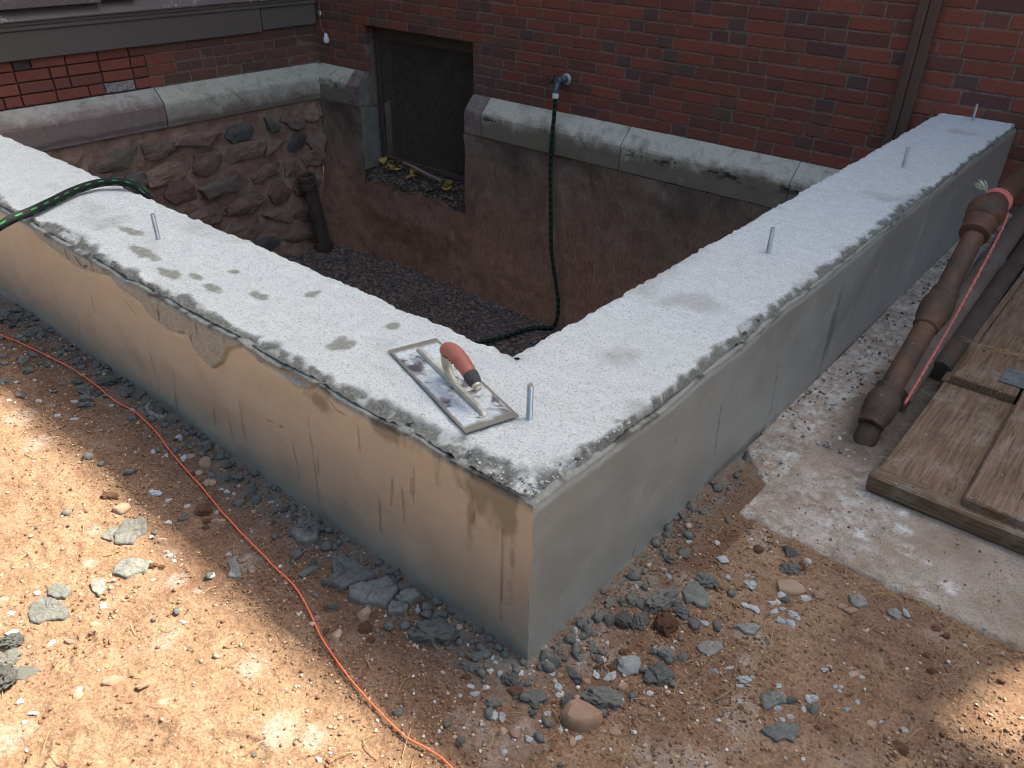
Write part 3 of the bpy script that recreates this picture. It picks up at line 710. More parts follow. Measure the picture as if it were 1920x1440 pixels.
def coat(ss, side):
    zs = np.concatenate([[-.16, -.08, -.03], np.arange(0, H - .002, .0037)])
    zt = np.concatenate([zs, zs[-1] + np.linspace(.15, 1, 4) * 0])[:len(zs)]
    S, T = np.meshgrid(ss, np.arange(len(zs)), indexing='ij')
    topz = H - crust_d(ss) - .005 + .006 * fbm(ss * 13, ss * 0, seed=141, oct=6, gain=.68) + .009 * fbm(ss * 5, ss * 0, seed=142, oct=3)
    zfrac = (zs - zs[0]) / (zs[-1] - zs[0])
    Z = zs[0] + (topz[:, None] - zs[0]) * zfrac[None]
    n = .0030 * fbm(S * 2.2, Z * 2.2, seed=143 + side, oct=2) + .0005 * fbm(S * 14, Z * 14, seed=145, oct=3)
    gro = np.zeros_like(S)
    wob = .003 * fbm(S * 60, Z * 60, seed=147, oct=3)
    for (a, b), (c, d_) in (GROOVE if side == 0 else GROOVER):
        dd, t = segd(S, Z, a, b, c, d_); wdt = .0012 + .0017 * np.sin(np.clip(t, 0, 1) * np.pi)
        gro = np.maximum(gro, np.exp(-((dd + wob * .8) / wdt) ** 2))
    smear = np.zeros_like(S)
    if side == 0:
        zb = np.interp(S, SMB[:, 0], SMB[:, 1]) + .004 * fbm(S * 30, S * 0, seed=149, oct=3)
        smear = sstep(-.002, .002, Z - zb) * (S < -.53)
        n = n + smear * (.006 + .003 * fbm(S * 22, Z * 22, seed=151, oct=4)) - (.004 * np.exp(-((Z - zb + .004) / .004) ** 2)) * (S < -.53)
        gro = np.maximum(gro, .75 * np.exp(-((Z - zb + .004) / .0022) ** 2) * sstep(.05, .3, fbm(S * 11, S * 0, seed=153, oct=2)) * (S < -.53))
        hole = np.exp(-(((S + .64) / .05) ** 2 + ((Z - .385) / .010) ** 2)); n = n - .010 * hole; gro = np.maximum(gro, .35 * hole)
    wet = np.zeros_like(S)
    for a, b_, ra, rb in (((-.10, .375, .10, .05), (-.145, .31, .012, .07), (-.045, .29, .012, .10), (-.36, .385, .07, .02), (-.06, .34, .05, .07), (-.58, .36, .06, .02)) if side == 0 else ((1.42, .17, .02, .12), (.9, .02, .2, .015))): wet = np.maximum(wet, sstep(1.35, .35, np.hypot((S - a) / ra, (Z - b_) / rb) + 1.3 * fbm(S * 40, Z * 14, seed=160, oct=5, gain=.6)))
    n = n - .0014 * gro
    rim = sstep(.02, .0, topz[:, None] - Z); n = n + rim * .0045 * fbm(S * 19, Z * 60, seed=155, oct=5, gain=.65) - .004 * rim
    gro = np.maximum(gro, (.35 + .6 * sstep(.1, .4, fbm(S * 21, Z * 50, seed=156, oct=5, gain=.65))) * rim)
    smear = np.maximum(smear, rim)
    lip = sstep(.03, .0, Z) * (Z > -.02); n = n + .004 * lip * (.3 + fbm(S * 12, S * 0, seed=157, oct=3))
    fade = sstep(0, .03, np.abs(S)); n = n * fade
    n = n + (1 - fade) * 0.0
    jag = .0022 * fbm(Z * 60, Z * 0, seed=159, oct=3) * (1 - sstep(0, .012, np.abs(S)))
    out = n
    P = np.stack([S, -out, Z], -1) if side == 0 else np.stack([out, S, Z], -1)
    P[..., 0] += jag * (1 if side else 1)
    # top lip folds back onto the core
    lipv = P[:, -1].copy(); lipv[:, 2] += .001
    if side == 0: lipv[:, 1] = .018
    else: lipv[:, 0] = -.018
    P = np.concatenate([P, lipv[:, None]], 1)
    ext = lambda a: np.concatenate([a, a[:, -1:]], 1)
    F = gridfaces(len(ss), P.shape[1])
    return P.reshape(-1, 3), (F if side == 0 else F), dict(groove=ext(gro).ravel(), smear=ext(smear).ravel(), wet=ext(wet).ravel())
ssA = np.concatenate([np.linspace(-LW, -2.3, 80)[:-1], np.arange(-2.3, 0, .0037), [0.0]])
ssB = np.concatenate([np.arange(0, 1.0, .0037), np.arange(1.0, 2.2, .006), np.linspace(2.2, D - .002, 120)])
Va, Fa, aa = coat(ssA, 0); Vb, Fb, ab = coat(ssB, 1)
o = obj('render_coat', mesh('render_coat', np.concatenate([Va, Vb]), np.concatenate([Fa, Fb + len(Va)]), M['render'], True, {k: np.concatenate([aa[k], ab[k]]) for k in aa}), wall)
o['label'] = 'smooth trowelled grey render with scratches on the outer faces'

# threaded anchor bolts cast into the top
def bolt_mesh(detail):
    n, r0, p = 12, .0064, .0019
    zs = np.arange(-.02, .074, p / 2) if detail else np.array([-.02, .02, .072])
    r = np.where(np.arange(len(zs)) % 2, r0, r0 - .0009) if detail else np.full(3, r0)
    P = np.stack([zs * 0, zs * 0, zs], 1); P = np.concatenate([P, [[0, 0, .0765]]]); r = np.concatenate([r, [r0 - .002]])
    V, F = tube_geo(P, r, n); me = mesh('anchor_bolt', V, F, M['steel']); return me
bm1 = bolt_mesh(True)
for bx, by, tx, ty in ((-.157, .18, 0, 0), (-1.509, .178, -.02, .02), (-.178, 1.268, .01, 0), (-.167, 2.406, .02, 0), (-.173, 3.41, .03, 0)):
    b = obj('anchor_bolt', bm1, wall); b.location = (bx, by, H); b.rotation_euler = (tx, ty, bx)
b.scale = (1, 1, 1)

# ------------------------------------------------------------------ brick house walls
BP = .0667
house = empty('brick_building_wall', (-2.5, D, 0)); tag(house, 'long red brick building wall with a basement window opening and pale coping at its foot', 'wall')
hinv = Matrix.Translation((2.5, -D, 0))
def hp(o): o.parent = house; o.matrix_parent_inverse = hinv; return o
OPX0, OPX1, OPZ = -4.487, -3.361, .402     # brick opening
cells = []
z = .060; row = 0
while z < 1.16:
    x = -LW + .001 - random.choice([0, .03, .05, .10]); k = 0; first = True
    while x < .85:
        head = (k % 3 == (1 + row % 2) if random.random() < .85 else random.random() < .3) and not first
        first = False
        L = .098 if head else .205
        x1 = x + L
        lo, hi = max(x, -LW + .001), min(x1, .85)
        segs = [(lo, hi)]
        if z < OPZ - .03:
            segs = [s for s in ((lo, min(hi, OPX0)), (max(lo, OPX1), hi))]
        for a, b in segs:
            if b - a > .035: cells.append((a, b, z, head or b - a < .12))
        x = x1 + .009; k += 1
    z += BP; row += 1
def proj_np(P):
    d = np.asarray(P) - CAM; zz_ = d @ CF
    return 960 + FPX * (d @ CR) / zz_, 720 - FPX * (d @ CU) / zz_, zz_
def score(c):
    px, py, zz_ = proj_np(((c[0] + c[1]) / 2, D, c[2] + .03))
    vis = (-30 < px < 1950) and (-20 < py < 1440) and not (c[0] > -.6 and c[2] < .25 and c[0] < .0)
    return (1 if vis else 0) * (c[1] - c[0]) / zz_ ** 2
cells.sort(key=score, reverse=True)
bvar = {}
def brick_me(L, kind, mat_, dep=.05, hgt=.0575):
    key = (round(L, 3), kind)
    if key not in bvar:
        lst = []
        for i in range(3):
            V, F = chbox((-L / 2, -.0, -hgt / 2), (L / 2, dep, hgt / 2), .0035)
            V = [v + np.array([random.uniform(-.0016, .0016), random.uniform(-.001, .001), random.uniform(-.0014, .0014)]) for v in V]
            F = [f for f in F if np.mean([V[j][1] for j in f]) < dep - .004]
            lst.append(mesh('brick', np.array(V), F, mat_))
        bvar[key] = lst
    return random.choice(bvar[key])
rest = MB(); restm = []
for i, (a, b, z, head) in enumerate(cells):
    dull = (a + b) / 2 < -3.0 and random.random() < .6
    kind = 'h' if head and random.random() < .75 else 's'
    m_ = M['header'] if kind == 'h' else (M['brickdull'] if dull else M['brick'])
    off = random.uniform(-.0015, .0025)
    if i < 298:
        o = hp(obj('brick', brick_me(b - a, kind + ('d' if dull else ''), m_)))
        o.location = ((a + b) / 2, D + off, z + .0287)
        o.rotation_euler = (random.uniform(-.008, .008), random.uniform(-.004, .004), random.uniform(-.006, .006))
    else:
        V, F = chbox((a, D + off, z), (b, D + .05, z + .0575), .0035); n0 = len(rest.F); rest.add(V, F)
        restm += [0 if kind == 's' else 1] * (len(rest.F) - n0)
me = mesh('brick', np.array(rest.V), rest.F, [M['brick'], M['header']], mi=restm)
tag(hp(obj('brick', me)), kind='stuff')
# mortar bed behind the bricks, with the opening left free
mb = MB(); y0, y1 = D + .0040, D + .30
mb.box((-LW - .35, y0, -.20), (OPX0 - .004, y1, 1.17)); mb.box((OPX1 + .004, y0, -.20), (.9, y1, 1.17)); mb.box((OPX0 - .0035, y0 + .0002, OPZ - .008), (OPX1 + .0035, y1 - .001, 1.168))
hp(mb.obj('mortar_bed', M['mortar']))
# masonry above and beside the frame, unseen; roofline shaped to cast the wanted shade
mb = MB(); mb.box((-LW - .4, D + .002, 1.172), (1.955, D + .40, 5.40)); mb.box((1.9555, D + .003, -.2), (3.0, D + .42, 4.25)); mb.box((3.0005, D + .002, -.2), (9, D + .40, 5.40)); mb.box((.9005, D + .0015, -.21), (1.955, D + .39, 1.1715))  # tall block at far right added to limit the sunlit ground
hp(mb.obj('upper_masonry', M['farbrick']))
mb = MB(); mb.box((-LW - .7, D - .25, 5.402), (1.96, D + 4.5, 5.46)); mb.box((1.962, D - .25, 4.252), (2.95, D + 4.5, 4.33)); mb.box((1.5, D - .25 + .0005, 4.515), (2.948, D - .19, 5.401)); mb.box((2.952, D - .25, 5.402), (9.2, D + 4.5, 5.46))  # notch and hanging board added to let one band of sun through
hp(mb.obj('unseen_roof', M['fascia']))

# coping stones of the main wall, chamfered top
CY = D - .10
def coping_x(name, x0, x1, mat_, seed, zt=.056, zf=-.040, zb=-.200, parent=None):
    nx = max(3, int((x1 - x0) / .02)); xs = np.linspace(x0, x1, nx)
    prof = [(D + .012, zt)] + [(D + .0 - t * .1, zt + (zf - zt) * t) for t in np.linspace(.05, .93, 9)] + [(CY - .0, zf - .008)] + [(CY, v) for v in np.linspace(zf - .03, zb + .006, 8)] + [(CY + .008, zb), (CY + .1, zb)]
    pr = np.array(prof)
    Xc, I = np.meshgrid(xs, np.arange(len(pr)), indexing='ij')
    Yc, Zc = pr[I, 0], pr[I, 1]
    nn = .0035 * fbm(Xc * 20, Yc * 20 + 3, Zc * 20, seed=seed, oct=4); chip_ = sstep(.25, .5, fbm(Xc * 14, Xc * 0, seed=seed + 3, oct=4)) * np.exp(-((Zc - zf) / .018) ** 2) * .009
    Yc = Yc + (nn + chip_) * (Yc < D); Zc = Zc + nn * .7 - chip_ * .6
    V = np.stack([Xc, Yc, Zc], -1).reshape(-1, 3); F = gridfaces(nx, len(pr))[:, ::-1].tolist()
    F += [list(range(len(pr)))[::-1], [(nx - 1) * len(pr) + j for j in range(len(pr))]]
    me = mesh(name, V, F, mat_); me.polygons.foreach_set('use_smooth', [False] * len(F))
    return hp(obj(name, me))
coping_x('coping_stone', -3.356, -3.196, M['quoin'], 201)
coping_x('coping_stone', -3.191, -2.040, M['copr'], 207)
coping_x('coping_stone', -2.034, -.95, M['copr'], 213); coping_x('coping_stone', -.945, -.345, M['copr'], 219)
coping_x('coping_stone', -5.07, -4.64, M['copr'], 225); coping_x('coping_stone', -4.637, -4.505, M['quoin'], 231)

# parged wall below the coping
def yw(X, Z):
    return CY + .006 - .02 * fbm(X * 2, Z * 2, seed=241, oct=4) - .022 * np.abs(fbm(X * 6, Z * 6, seed=243, oct=4)) - .05 * sstep(-.9, -1.5, Z) - .10 * sstep(-4.4, -4.95, X) * sstep(-.5, -1.3, Z) - .05 * np.exp(-((X + 3.95) / .5) ** 2 - ((Z + 1.0) / .18) ** 2) + .004
xs = np.arange(-5.02, -.30, .02); zs = np.arange(-1.56, -.195, .02)
X, Z = np.meshgrid(xs, zs, indexing='ij')
XC, ZC = (X[1:, 1:] + X[:-1, :-1]) / 2, (Z[1:, 1:] + Z[:-1, :-1]) / 2
keep = ~((XC > -4.505) & (XC < -3.37) & (ZC > -.80))
V, F, _ = compact(np.stack([X, yw(X, Z), Z], -1).reshape(-1, 3), gridfaces(len(xs), len(zs), keep))
hp(obj('parged_base', mesh('parged_base', V, F, M['parge'], True)))
# left jamb, right return and the sloping soiled sill
mb = MB(); mb.box((-4.60, CY + .014, -.70), (-4.497, D + .16, -.205), .006); mb.box((-4.60, CY + .06, -.2035), (-4.495, D + .155, .030), .004)
hp(mb.obj('window_jamb', M['jamb']))
mb = MB(); mb.box((-3.369, CY + .012, -.98), (-3.25, D + .2, -.206), .006); hp(mb.obj('window_jamb', M['parge']))
X, T = np.meshgrid(np.linspace(-4.53, -3.33, 150), np.linspace(0, 1, 50), indexing='ij')
Ys = CY - .012 + .012 * fbm(X * 7, T * 3, seed=250, oct=4) + T * (D + .13 - CY + .012); lipn = .05 * sstep(.3, .0, T)
Zs = -.835 + .20 * T ** .85 + .012 * fbm(X * 9, T * 4, seed=251, oct=4) + .014 * np.abs(fbm(X * 30, T * 14, seed=253, oct=4)) - .12 * sstep(.16, .0, T + .07 * fbm(X * 5, X * 0, seed=255, oct=4)) - .06 * sstep(-3.62, -3.40, X) * (1 - T) * .8
hp(obj('window_sill', mesh('window_sill', np.stack([X, Ys, Zs], -1).reshape(-1, 3), gridfaces(*X.shape), [M['soil'], M['parge']], True, None, ((T + .10 * fbm(X * 8, T * 6, seed=256, oct=4))[:-1, :-1] < .20).astype(int).ravel())))
def sill_h(x, y):
    t = (y - CY + .05) / (D + .13 - CY + .05); return -.835 + .20 * t ** .85 + .02
# window grille: frame, expanded metal, near-black board standing in for the unlit room
gy_, gx0, gx1, gz0, gz1 = D + .085, -4.492, -3.36, -.64, .385
fr = MB(); fr.box((gx0, gy_, gz0), (gx0 + .055, gy_ + .03, gz1 - .001), .004); fr.box((gx1 - .05, gy_, gz0), (gx1, gy_ + .03, gz1 - .001), .004)
fr.box((gx0 + .0555, gy_ + .001, gz1 - .085), (gx1 - .0505, gy_ + .031, gz1 - .002), .004); fr.box((gx0 + .0555, gy_ + .001, gz0), (gx1 - .0505, gy_ + .031, gz0 + .035), .004)
gf = hp(fr.obj('window_grille_frame', M['fascia']))
gf.data.materials[0] = m_paint('dark_brown_paint', (.075, .052, .043))
cw, chh = .0215, .0125
Vg, Fg = [], []
nx, nz = int((gx1 - gx0 - .10) / cw), int((gz1 - gz0 - .11) / chh)
def strut(ax, az, bx, bz, wd=.0016, dp=.004):
    dx, dz = bx - ax, bz - az; l = math.hypot(dx, dz); px, pz = -dz / l * wd, dx / l * wd
    o_ = len(Vg); yb = gy_ + .012
    Vg.extend([(ax + px, yb - dp, az + pz), (ax - px, yb, az - pz), (bx - px, yb, bz - pz), (bx + px, yb - dp, bz + pz), (ax + px, yb + .001, az + pz), (bx + px, yb + .001, bz + pz)])
    Fg.extend([(o_, o_ + 1, o_ + 2, o_ + 3), (o_ + 4, o_, o_ + 3, o_ + 5)])
for j in range(nz):
    for i in range(nx):
        x0 = gx0 + .055 + (i + .5 * (j % 2)) * cw; z0 = gz0 + .033 + j * chh
        strut(x0, z0, x0 + cw / 2, z0 + chh); strut(x0 + cw / 2, z0 + chh, x0 + cw, z0)
msh = obj('expanded_metal', mesh('expanded_metal', np.array(Vg), np.array(Fg), M['grille']), gf); tag(msh, kind='stuff')
mb = MB(); mb.box((OPX0 - .05, D + .26, -.85), (OPX1 + .05, D + .29, .5)); mb.box((-4.2, D + .21, -.8), (-4.17, D + .24, .45)); mb.box((-3.72, D + .21, -.8), (-3.69, D + .24, .45)); hp(mb.obj('dark_room_board', M['dark']))
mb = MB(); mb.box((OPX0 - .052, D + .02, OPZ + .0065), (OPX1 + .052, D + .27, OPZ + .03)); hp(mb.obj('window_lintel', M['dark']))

# ------------------------------------------------------------------ side wall
side = empty('side_building_wall', (-LW, 1.5, 0)); tag(side, 'side wall of weathered red brick with brown wooden skirt and rubble stone base', 'wall')
sinv = Matrix.Translation((LW, -1.5, 0))
def sp_(o): o.parent = side; o.matrix_parent_inverse = sinv; return o
SX = -LW
ROW = [.066, .137, .207, .277, .347]
for r, z in enumerate(ROW):
    y = -.1 - (.0 if r % 2 else .107); k = r
    while y < D - .03:
        head = k % 3 == 1 if random.random() < .85 else random.random() < .4
        L = .098 if head else .203
        b = min(y + L, D - .001)
        if b - y > .04:
            kind = 'l' if y < 2.05 else 'ld'
            m_ = M['brickleft'] if kind == 'l' else M['brickdull']
            if r == 0 and abs(y - 1.72) < .11 and not head: kind, m_ = 'lw', M['brickwhite']
            if head and random.random() < .25 and kind == 'l': kind, m_ = 'lh', M['header']
            hgt = .0615
            o = sp_(obj('brick', brick_me(b - y, kind, m_, .06, hgt)))
            o.rotation_euler = (random.uniform(-.01, .01), random.uniform(-.006, .006), math.pi / 2 + random.uniform(-.012, .012))
            o.location = (SX + random.uniform(-.003, .003) - (.002 if kind == 'ld' else 0), (y + b) / 2, z + .031)
        y += L + .009; k += 1
mb = MB(); mb.box((SX - .30, -.3, -.2), (SX - .022, 2.02, .62)); sp_(mb.obj('open_joint_bed', M['gap']))
mb = MB(); mb.box((SX - .30, 2.021, -.2), (SX - .0050, D + .0035, .62)); sp_(mb.obj('mortar_bed', M['mortar']))
mb = MB(); mb.box((SX - .45, -1.2, .62), (SX - .03, D - .001, 5.39)); mb.box((SX - .45, -1.2, -.3), (SX - .031, -.31, .619)); sp_(mb.obj('upper_masonry', M['farbrick']))
mb = MB(); mb.box((SX - 4, -1.4, 5.395), (SX + .2, D - .26, 5.45)); sp_(mb.obj('unseen_roof', M['fascia']))

# wooden skirt: boards, mouldings, sill
def strip(name, y0, y1, prof, mat_, n=40, amp=.0015):
    ys = np.linspace(y0, y1, n); pr = np.array(prof)
    Yc, I = np.meshgrid(ys, np.arange(len(pr)), indexing='ij')
    nn = amp * fbm(Yc * 3, I * 1.0, seed=int(abs(pr[0, 1]) * 1000), oct=3)
    V = np.stack([SX + pr[I, 0] + nn, Yc, pr[I, 1] + nn], -1).reshape(-1, 3); k = len(pr)
    F = gridfaces(n, k)[:, ::-1].tolist() + [list(range(k)), [(n - 1) * k + j for j in range(k)][::-1]]
    return sp_(obj(name, mesh(name, V, F, mat_)))
strip('skirt_board', -1.0, 2.965, [(-.005, .338), (.026, .336), (.030, .340), (.031, .496), (.029, .500), (-.005, .5005)], M['fascia'])
strip('skirt_board', 2.975, D - .012, [(-.005, .352), (.022, .350), (.026, .354), (.027, .496), (.025, .4995), (-.005, .500)], M['fascia'])
strip('skirt_moulding', -1.0, D - .010, [(-.005, .501), (.038, .501), (.041, .505), (.041, .519), (.036, .523), (.036, .527), (.044, .531), (.045, .547), (.040, .551), (-.005, .551)], M['fascia'])
strip('sloping_sill', -1.0, D - .010, [(-.028, .552), (.054, .552), (.056, .560), (.052, .566), (-.028, .640)], M['fasciap'])
strip('apron_board', -1.0, 1.78, [(-.03, .648), (.050, .622), (.060, .626), (.060, .690), (.040, .700), (.040, .76), (-.03, .762)], M['fasciap'])
strip('apron_block', 1.80, 2.02, [(-.03, .648), (.036, .632), (.040, .636), (.040, .72), (-.03, .722)], M['fascia'])
strip('upper_board', 2.03, D - .01, [(-.03, .650), (.010, .645), (.012, .648), (.012, .80), (-.03, .802)], M['fasciap'])

# coping stones of the side wall
def coping_y(y0, y1, mat_, seed):
    ny = max(3, int((y1 - y0) / .02)); ys = np.linspace(y0, y1, ny)
    pr = np.array([(-.015, .056)] + [(t * .1, .056 - .094 * t) for t in np.linspace(.02, .94, 9)] + [(.1, -.05)] + [(.1, v) for v in np.linspace(-.07, -.20, 9)] + [(.09, -.206), (0, -.206)])
    Yc, I = np.meshgrid(ys, np.arange(len(pr)), indexing='ij'); Xc, Zc = pr[I, 0], pr[I, 1]
    nn = .004 * fbm(Xc * 15, Yc * 15, Zc * 15, seed=seed, oct=4)
    cd, _ = segd(Yc, Zc, 2.50, .06, 2.66, -.12); cr = np.exp(-((cd + .006 * fbm(Yc * 20, Zc * 20, seed=seed + 1)) / .006) ** 2) * (.012 if y0 > 2 else 0)
    low = sstep(-.15, -.2, Zc + .02 * fbm(Yc * 8, Yc * 0, seed=seed + 5, oct=3)) * .012
    V = np.stack([SX + Xc + (nn - cr - low) * (Xc > .0), Yc, Zc + nn * .5], -1).reshape(-1, 3); k = len(pr)
    F = gridfaces(ny, k).tolist() + [list(range(k)), [(ny - 1) * k + j for j in range(k)][::-1]]
    me = mesh('coping_stone', V, F, mat_); me.polygons.foreach_set('use_smooth', [False] * len(F))
    return sp_(obj('coping_stone', me))
coping_y(-.3, .70, M['copl'], 301); coping_y(.706, 2.034, M['copl'], 303); coping_y(2.042, 3.478, M['coplg'], 305)

# rubble base: bed and stones picked out one by one
ys = np.arange(.30, 3.46, .016); zs = np.arange(-1.56, -.195, .016)
Y, Z = np.meshgrid(ys, zs, indexing='ij')
Xr = SX + .066 + .014 * fbm(Y * 3, Z * 3, seed=311, oct=3) + .024 * fbm(Y * 10, Z * 10, seed=313, oct=5, gain=.62)
sp_(obj('rubble_bed', mesh('rubble_bed', np.stack([Xr, Y, Z], -1).reshape(-1, 3), gridfaces(len(ys), len(zs)), M['rubblebed'], True)))
def rubble(w_, h_, seed, red=False):
    """angular stone: jittered polygon outline, broken front"""
    r = np.random.default_rng(seed); n = r.integers(5, 8); a = np.sort(r.uniform(0, 2 * np.pi, n)) if n > 6 else np.linspace(0, 2 * np.pi, n, endpoint=False) + r.uniform(-.25, .25, n)
    q = lambda t: 1 / max(abs(np.cos(t)), abs(np.sin(t))) ** .75
    out = np.array([(w_ / 2 * math.cos(t) * q(t), h_ / 2 * math.sin(t) * q(t)) for t in a]); out *= r.uniform(.84, 1.1, (n, 1))
    outline = []
    for i in range(n):
        p_, q_ = out[i], out[(i + 1) % n]
        for t in (0, .33, .66): outline.append(p_ + (q_ - p_) * t + r.normal(0, .004, 2))
    outline = np.array(outline); m_ = len(outline)
    tilt = r.uniform(-.14, .14, 2); V = []; F = []
    rings = [(1.03, -.05), (1.01, .008), (.97, .017), (.80, .020), (.55, .022), (.25, .023)]
    for s_, d_ in rings:
        for p_ in outline:
            x_, y_ = p_ * s_; dz = d_ + (tilt[0] * x_ + tilt[1] * y_ + .020 * float(fbm(np.array([x_ * 13 + seed]), np.array([y_ * 13]), seed=seed, oct=5)[0])) * (d_ > 0)
            V.append((dz, x_, y_))
    for k in range(len(rings) - 1):
        for i in range(m_):
            j = (i + 1) % m_; F.append((k * m_ + i, k * m_ + j, (k + 1) * m_ + j, (k + 1) * m_ + i))
    F.append([(len(rings) - 1) * m_ + i for i in range(m_)])
    return mesh('stone', np.array(V), F, M['stone'] if not red else M['stonered'])
zrow = -.27; seed = 0
while zrow > -1.5:
    hgt = random.uniform(.14, .22) if zrow < -.4 else random.uniform(.11, .15)
    y = .55 + random.uniform(0, .2)
    while y < 3.36:
        w_ = random.uniform(.15, .44); w_ = min(w_, 3.40 - y)
        buried = zrow < -.85 and random.random() < .25 or random.random() < .05
        if w_ > .09 and not buried:
            hh = hgt * random.uniform(.75, 1.05)
            o = sp_(obj('stone', rubble(w_ * 1.02, hh, seed, random.random() < (.15 if zrow > -.6 else .75))))
            o.location = (SX + .076 + random.uniform(-.010, .010) - (.010 if zrow < -.8 else 0), y + w_ / 2, zrow - hgt / 2 + random.uniform(-.02, .02))
            o.rotation_euler = (random.uniform(-.16, .16), 0, random.uniform(-.07, .07))
        y += w_ + .012; seed += 1
    zrow -= hgt + .01
# ------------------------------------------------------------------ downpipe-like trim on the brick wall
dp = empty('downpipe', (-.50, D, 0)); tag(dp, 'brown painted square downpipe strapped upright to the brick wall behind the right wing', 'downpipe')
mb = MB(); mb.box((-.048, -.046, -.15), (-.004, -.004, 4.2), .006); a = mb.obj('pipe_shaft', M['pipe_paint'], dp)
mb = MB(); mb.box((-.0035, -.034, -.15), (.046, -.003, 4.2), .005); mb.obj('backing_batten', M['pipe_paint'], dp)

# ------------------------------------------------------------------ wall tap
tap = empty('wall_tap', (-2.545, D, .265)); tag(tap, 'blue-grey garden tap on the brick wall with a dark round handle', 'tap')
def lathe(prof, n=16, axis='Z'):
    P = np.array([(0, 0, p_[1]) for p_ in prof]); return [(p_[0], p_[1]) for p_ in prof]
def lathe_geo(prof, n, M_):
    a = np.arange(n) * 2 * math.pi / n; V = []; F = []
    for r, z in prof:
        for t in a: V.append(M_ @ Vector((r * math.cos(t), r * math.sin(t), z)))
    for i in range(len(prof) - 1):
        for j in range(n):
            k = (j + 1) % n; F.append((i * n + j, i * n + k, (i + 1) * n + k, (i + 1) * n + j))
    F.append(list(range(n))[::-1]); F.append([(len(prof) - 1) * n + j for j in range(n)])
    return V, F
RY = Matrix.Rotation(math.radians(90), 4, 'X')                     # z -> -y
mb = MB(); V, F = lathe_geo([(.034, 0.0), (.036, .004), (.030, .010), (.022, .012)], 18, RY); mb.add(V, F, True); mb.obj('flange', M['alu'], tap)
mb = MB(); V, F = lathe_geo([(.020, .010), (.021, .03), (.026, .034), (.026, .05), (.021, .055), (.021, .085), (.024, .09), (.018, .105)], 16, RY); mb.add(V, F, True)
mb.tube(catmull([(0, -.068, 0), (0.0, -.095, -.02), (.0, -.110, -.05), (.0, -.113, -.075)], .008), .017, 14); mb.obj('tap_body', M['brass'], tap)
mb = MB(); V, F = lathe_geo([(.020, .0), (.021, .006), (.021, .026), (.016, .030)], 14, Matrix.Translation((0, -.113, -.100))); mb.add(V, F, True); mb.obj('hose_collar', M['white'], tap)
Mh = Matrix.Translation((-.035, -.075, -.005)) @ Matrix.Rotation(math.radians(-70), 4, 'Y') @ Matrix.Rotation(math.radians(20), 4, 'X')
mb = MB(); a = np.arange(0, 25) * 2 * math.pi / 24
mb.tube([Mh @ Vector((.030 * math.cos(t), .030 * math.sin(t), .022)) for t in a], .006, 8, False)
for k in range(4): mb.tube([Mh @ Vector((.028 * math.cos(k * 1.571), .028 * math.sin(k * 1.571), .022)), Mh @ Vector((0, 0, .020))], .005, 6)
mb.tube([Mh @ Vector((0, 0, .026)), Mh @ Vector((0, 0, -.02))], .009, 8); mb.obj('tap_handle', M['green'], tap)

# ------------------------------------------------------------------ garden hose: from the tap to the gravel, across the pit and over the left wing
hz = GZ + .02
hp_ = [(-2.545, D - .113, .158), (-2.545, D - .115, .10), (-2.550, D - .120, -.05), (-2.553, D - .123, -.25), (-2.525, D - .135, -.58), (-2.492, D - .15, -.85), (-2.425, D - .165, -1.08), (-2.385, D - .18, -1.25), (-2.40, D - .20, -1.38), (-2.47, D - .22, hz + .02), (-2.55, D - .28, hz + .01), (-2.60, D - .40, hz), (-2.64, D - .55, hz), (-2.70, D - .75, hz),
       (-2.68, 2.2, hz), (-2.4, 1.5, hz), (-2.1, .9, hz), (-1.93, .55, hz + .01), (-1.90, .43, hz + .15), (-1.90, .40, -1.0), (-1.90, .395, -.4), (-1.905, .385, .15), (-1.915, .372, .36), (-1.945, .352, H + .012), (-2.0, .325, H + .026), (-2.045, .27, H + .024), (-2.035, .19, H + .021), (-1.985, .10, H + .020), (-1.945, .02, H + .018), (-1.935, -.05, H + .010), (-1.955, -.13, H - .03), (-2.02, -.24, .28), (-2.15, -.36, .10), (-2.35, -.42, .035), (-2.6, -.40, .03)]
P = catmull(hp_, .012)
ho = obj('garden_hose', tube_uv('garden_hose', P, .0135, 14, M['hose'])); tag(ho, 'black garden hose with green dashes hanging from the tap and crossing the left wing', 'hose')

# ------------------------------------------------------------------ hanging cable with white bulb-shaped end
cb = empty('hanging_cable', (-4.96, D - .02, .30)); tag(cb, 'thin grey cable with white bulb-shaped end hanging in the house corner', 'cable')
loc = Vector((-4.96, D - .02, .30))
P = catmull([np.array(q) - np.array(loc) for q in [(-4.945, D - .015, 1.1), (-4.95, D - .015, .70), (-4.99, D - .02, .44), (-4.985, D - .02, .35), (-4.955, D - .03, .305), (-4.925, D - .035, .287)]], .02)
mb = MB(); mb.tube(P, .004, 6); mb.obj('cable_wire', M['wire'], cb)
mb = MB(); V, F = lathe_geo([(.006, .034), (.012, .028), (.016, .012), (.021, -.004), (.0235, -.018), (.020, -.033), (.010, -.041)], 14, Matrix.Translation((.045, -.018, -.036))); mb.add(V, F, True); mb.obj('white_cap', M['white'], cb)
mb = MB(); mb.box((-.042, -.002, .118), (-.024, .012, .150), .002); mb.obj('cable_clip', M['white'], cb)

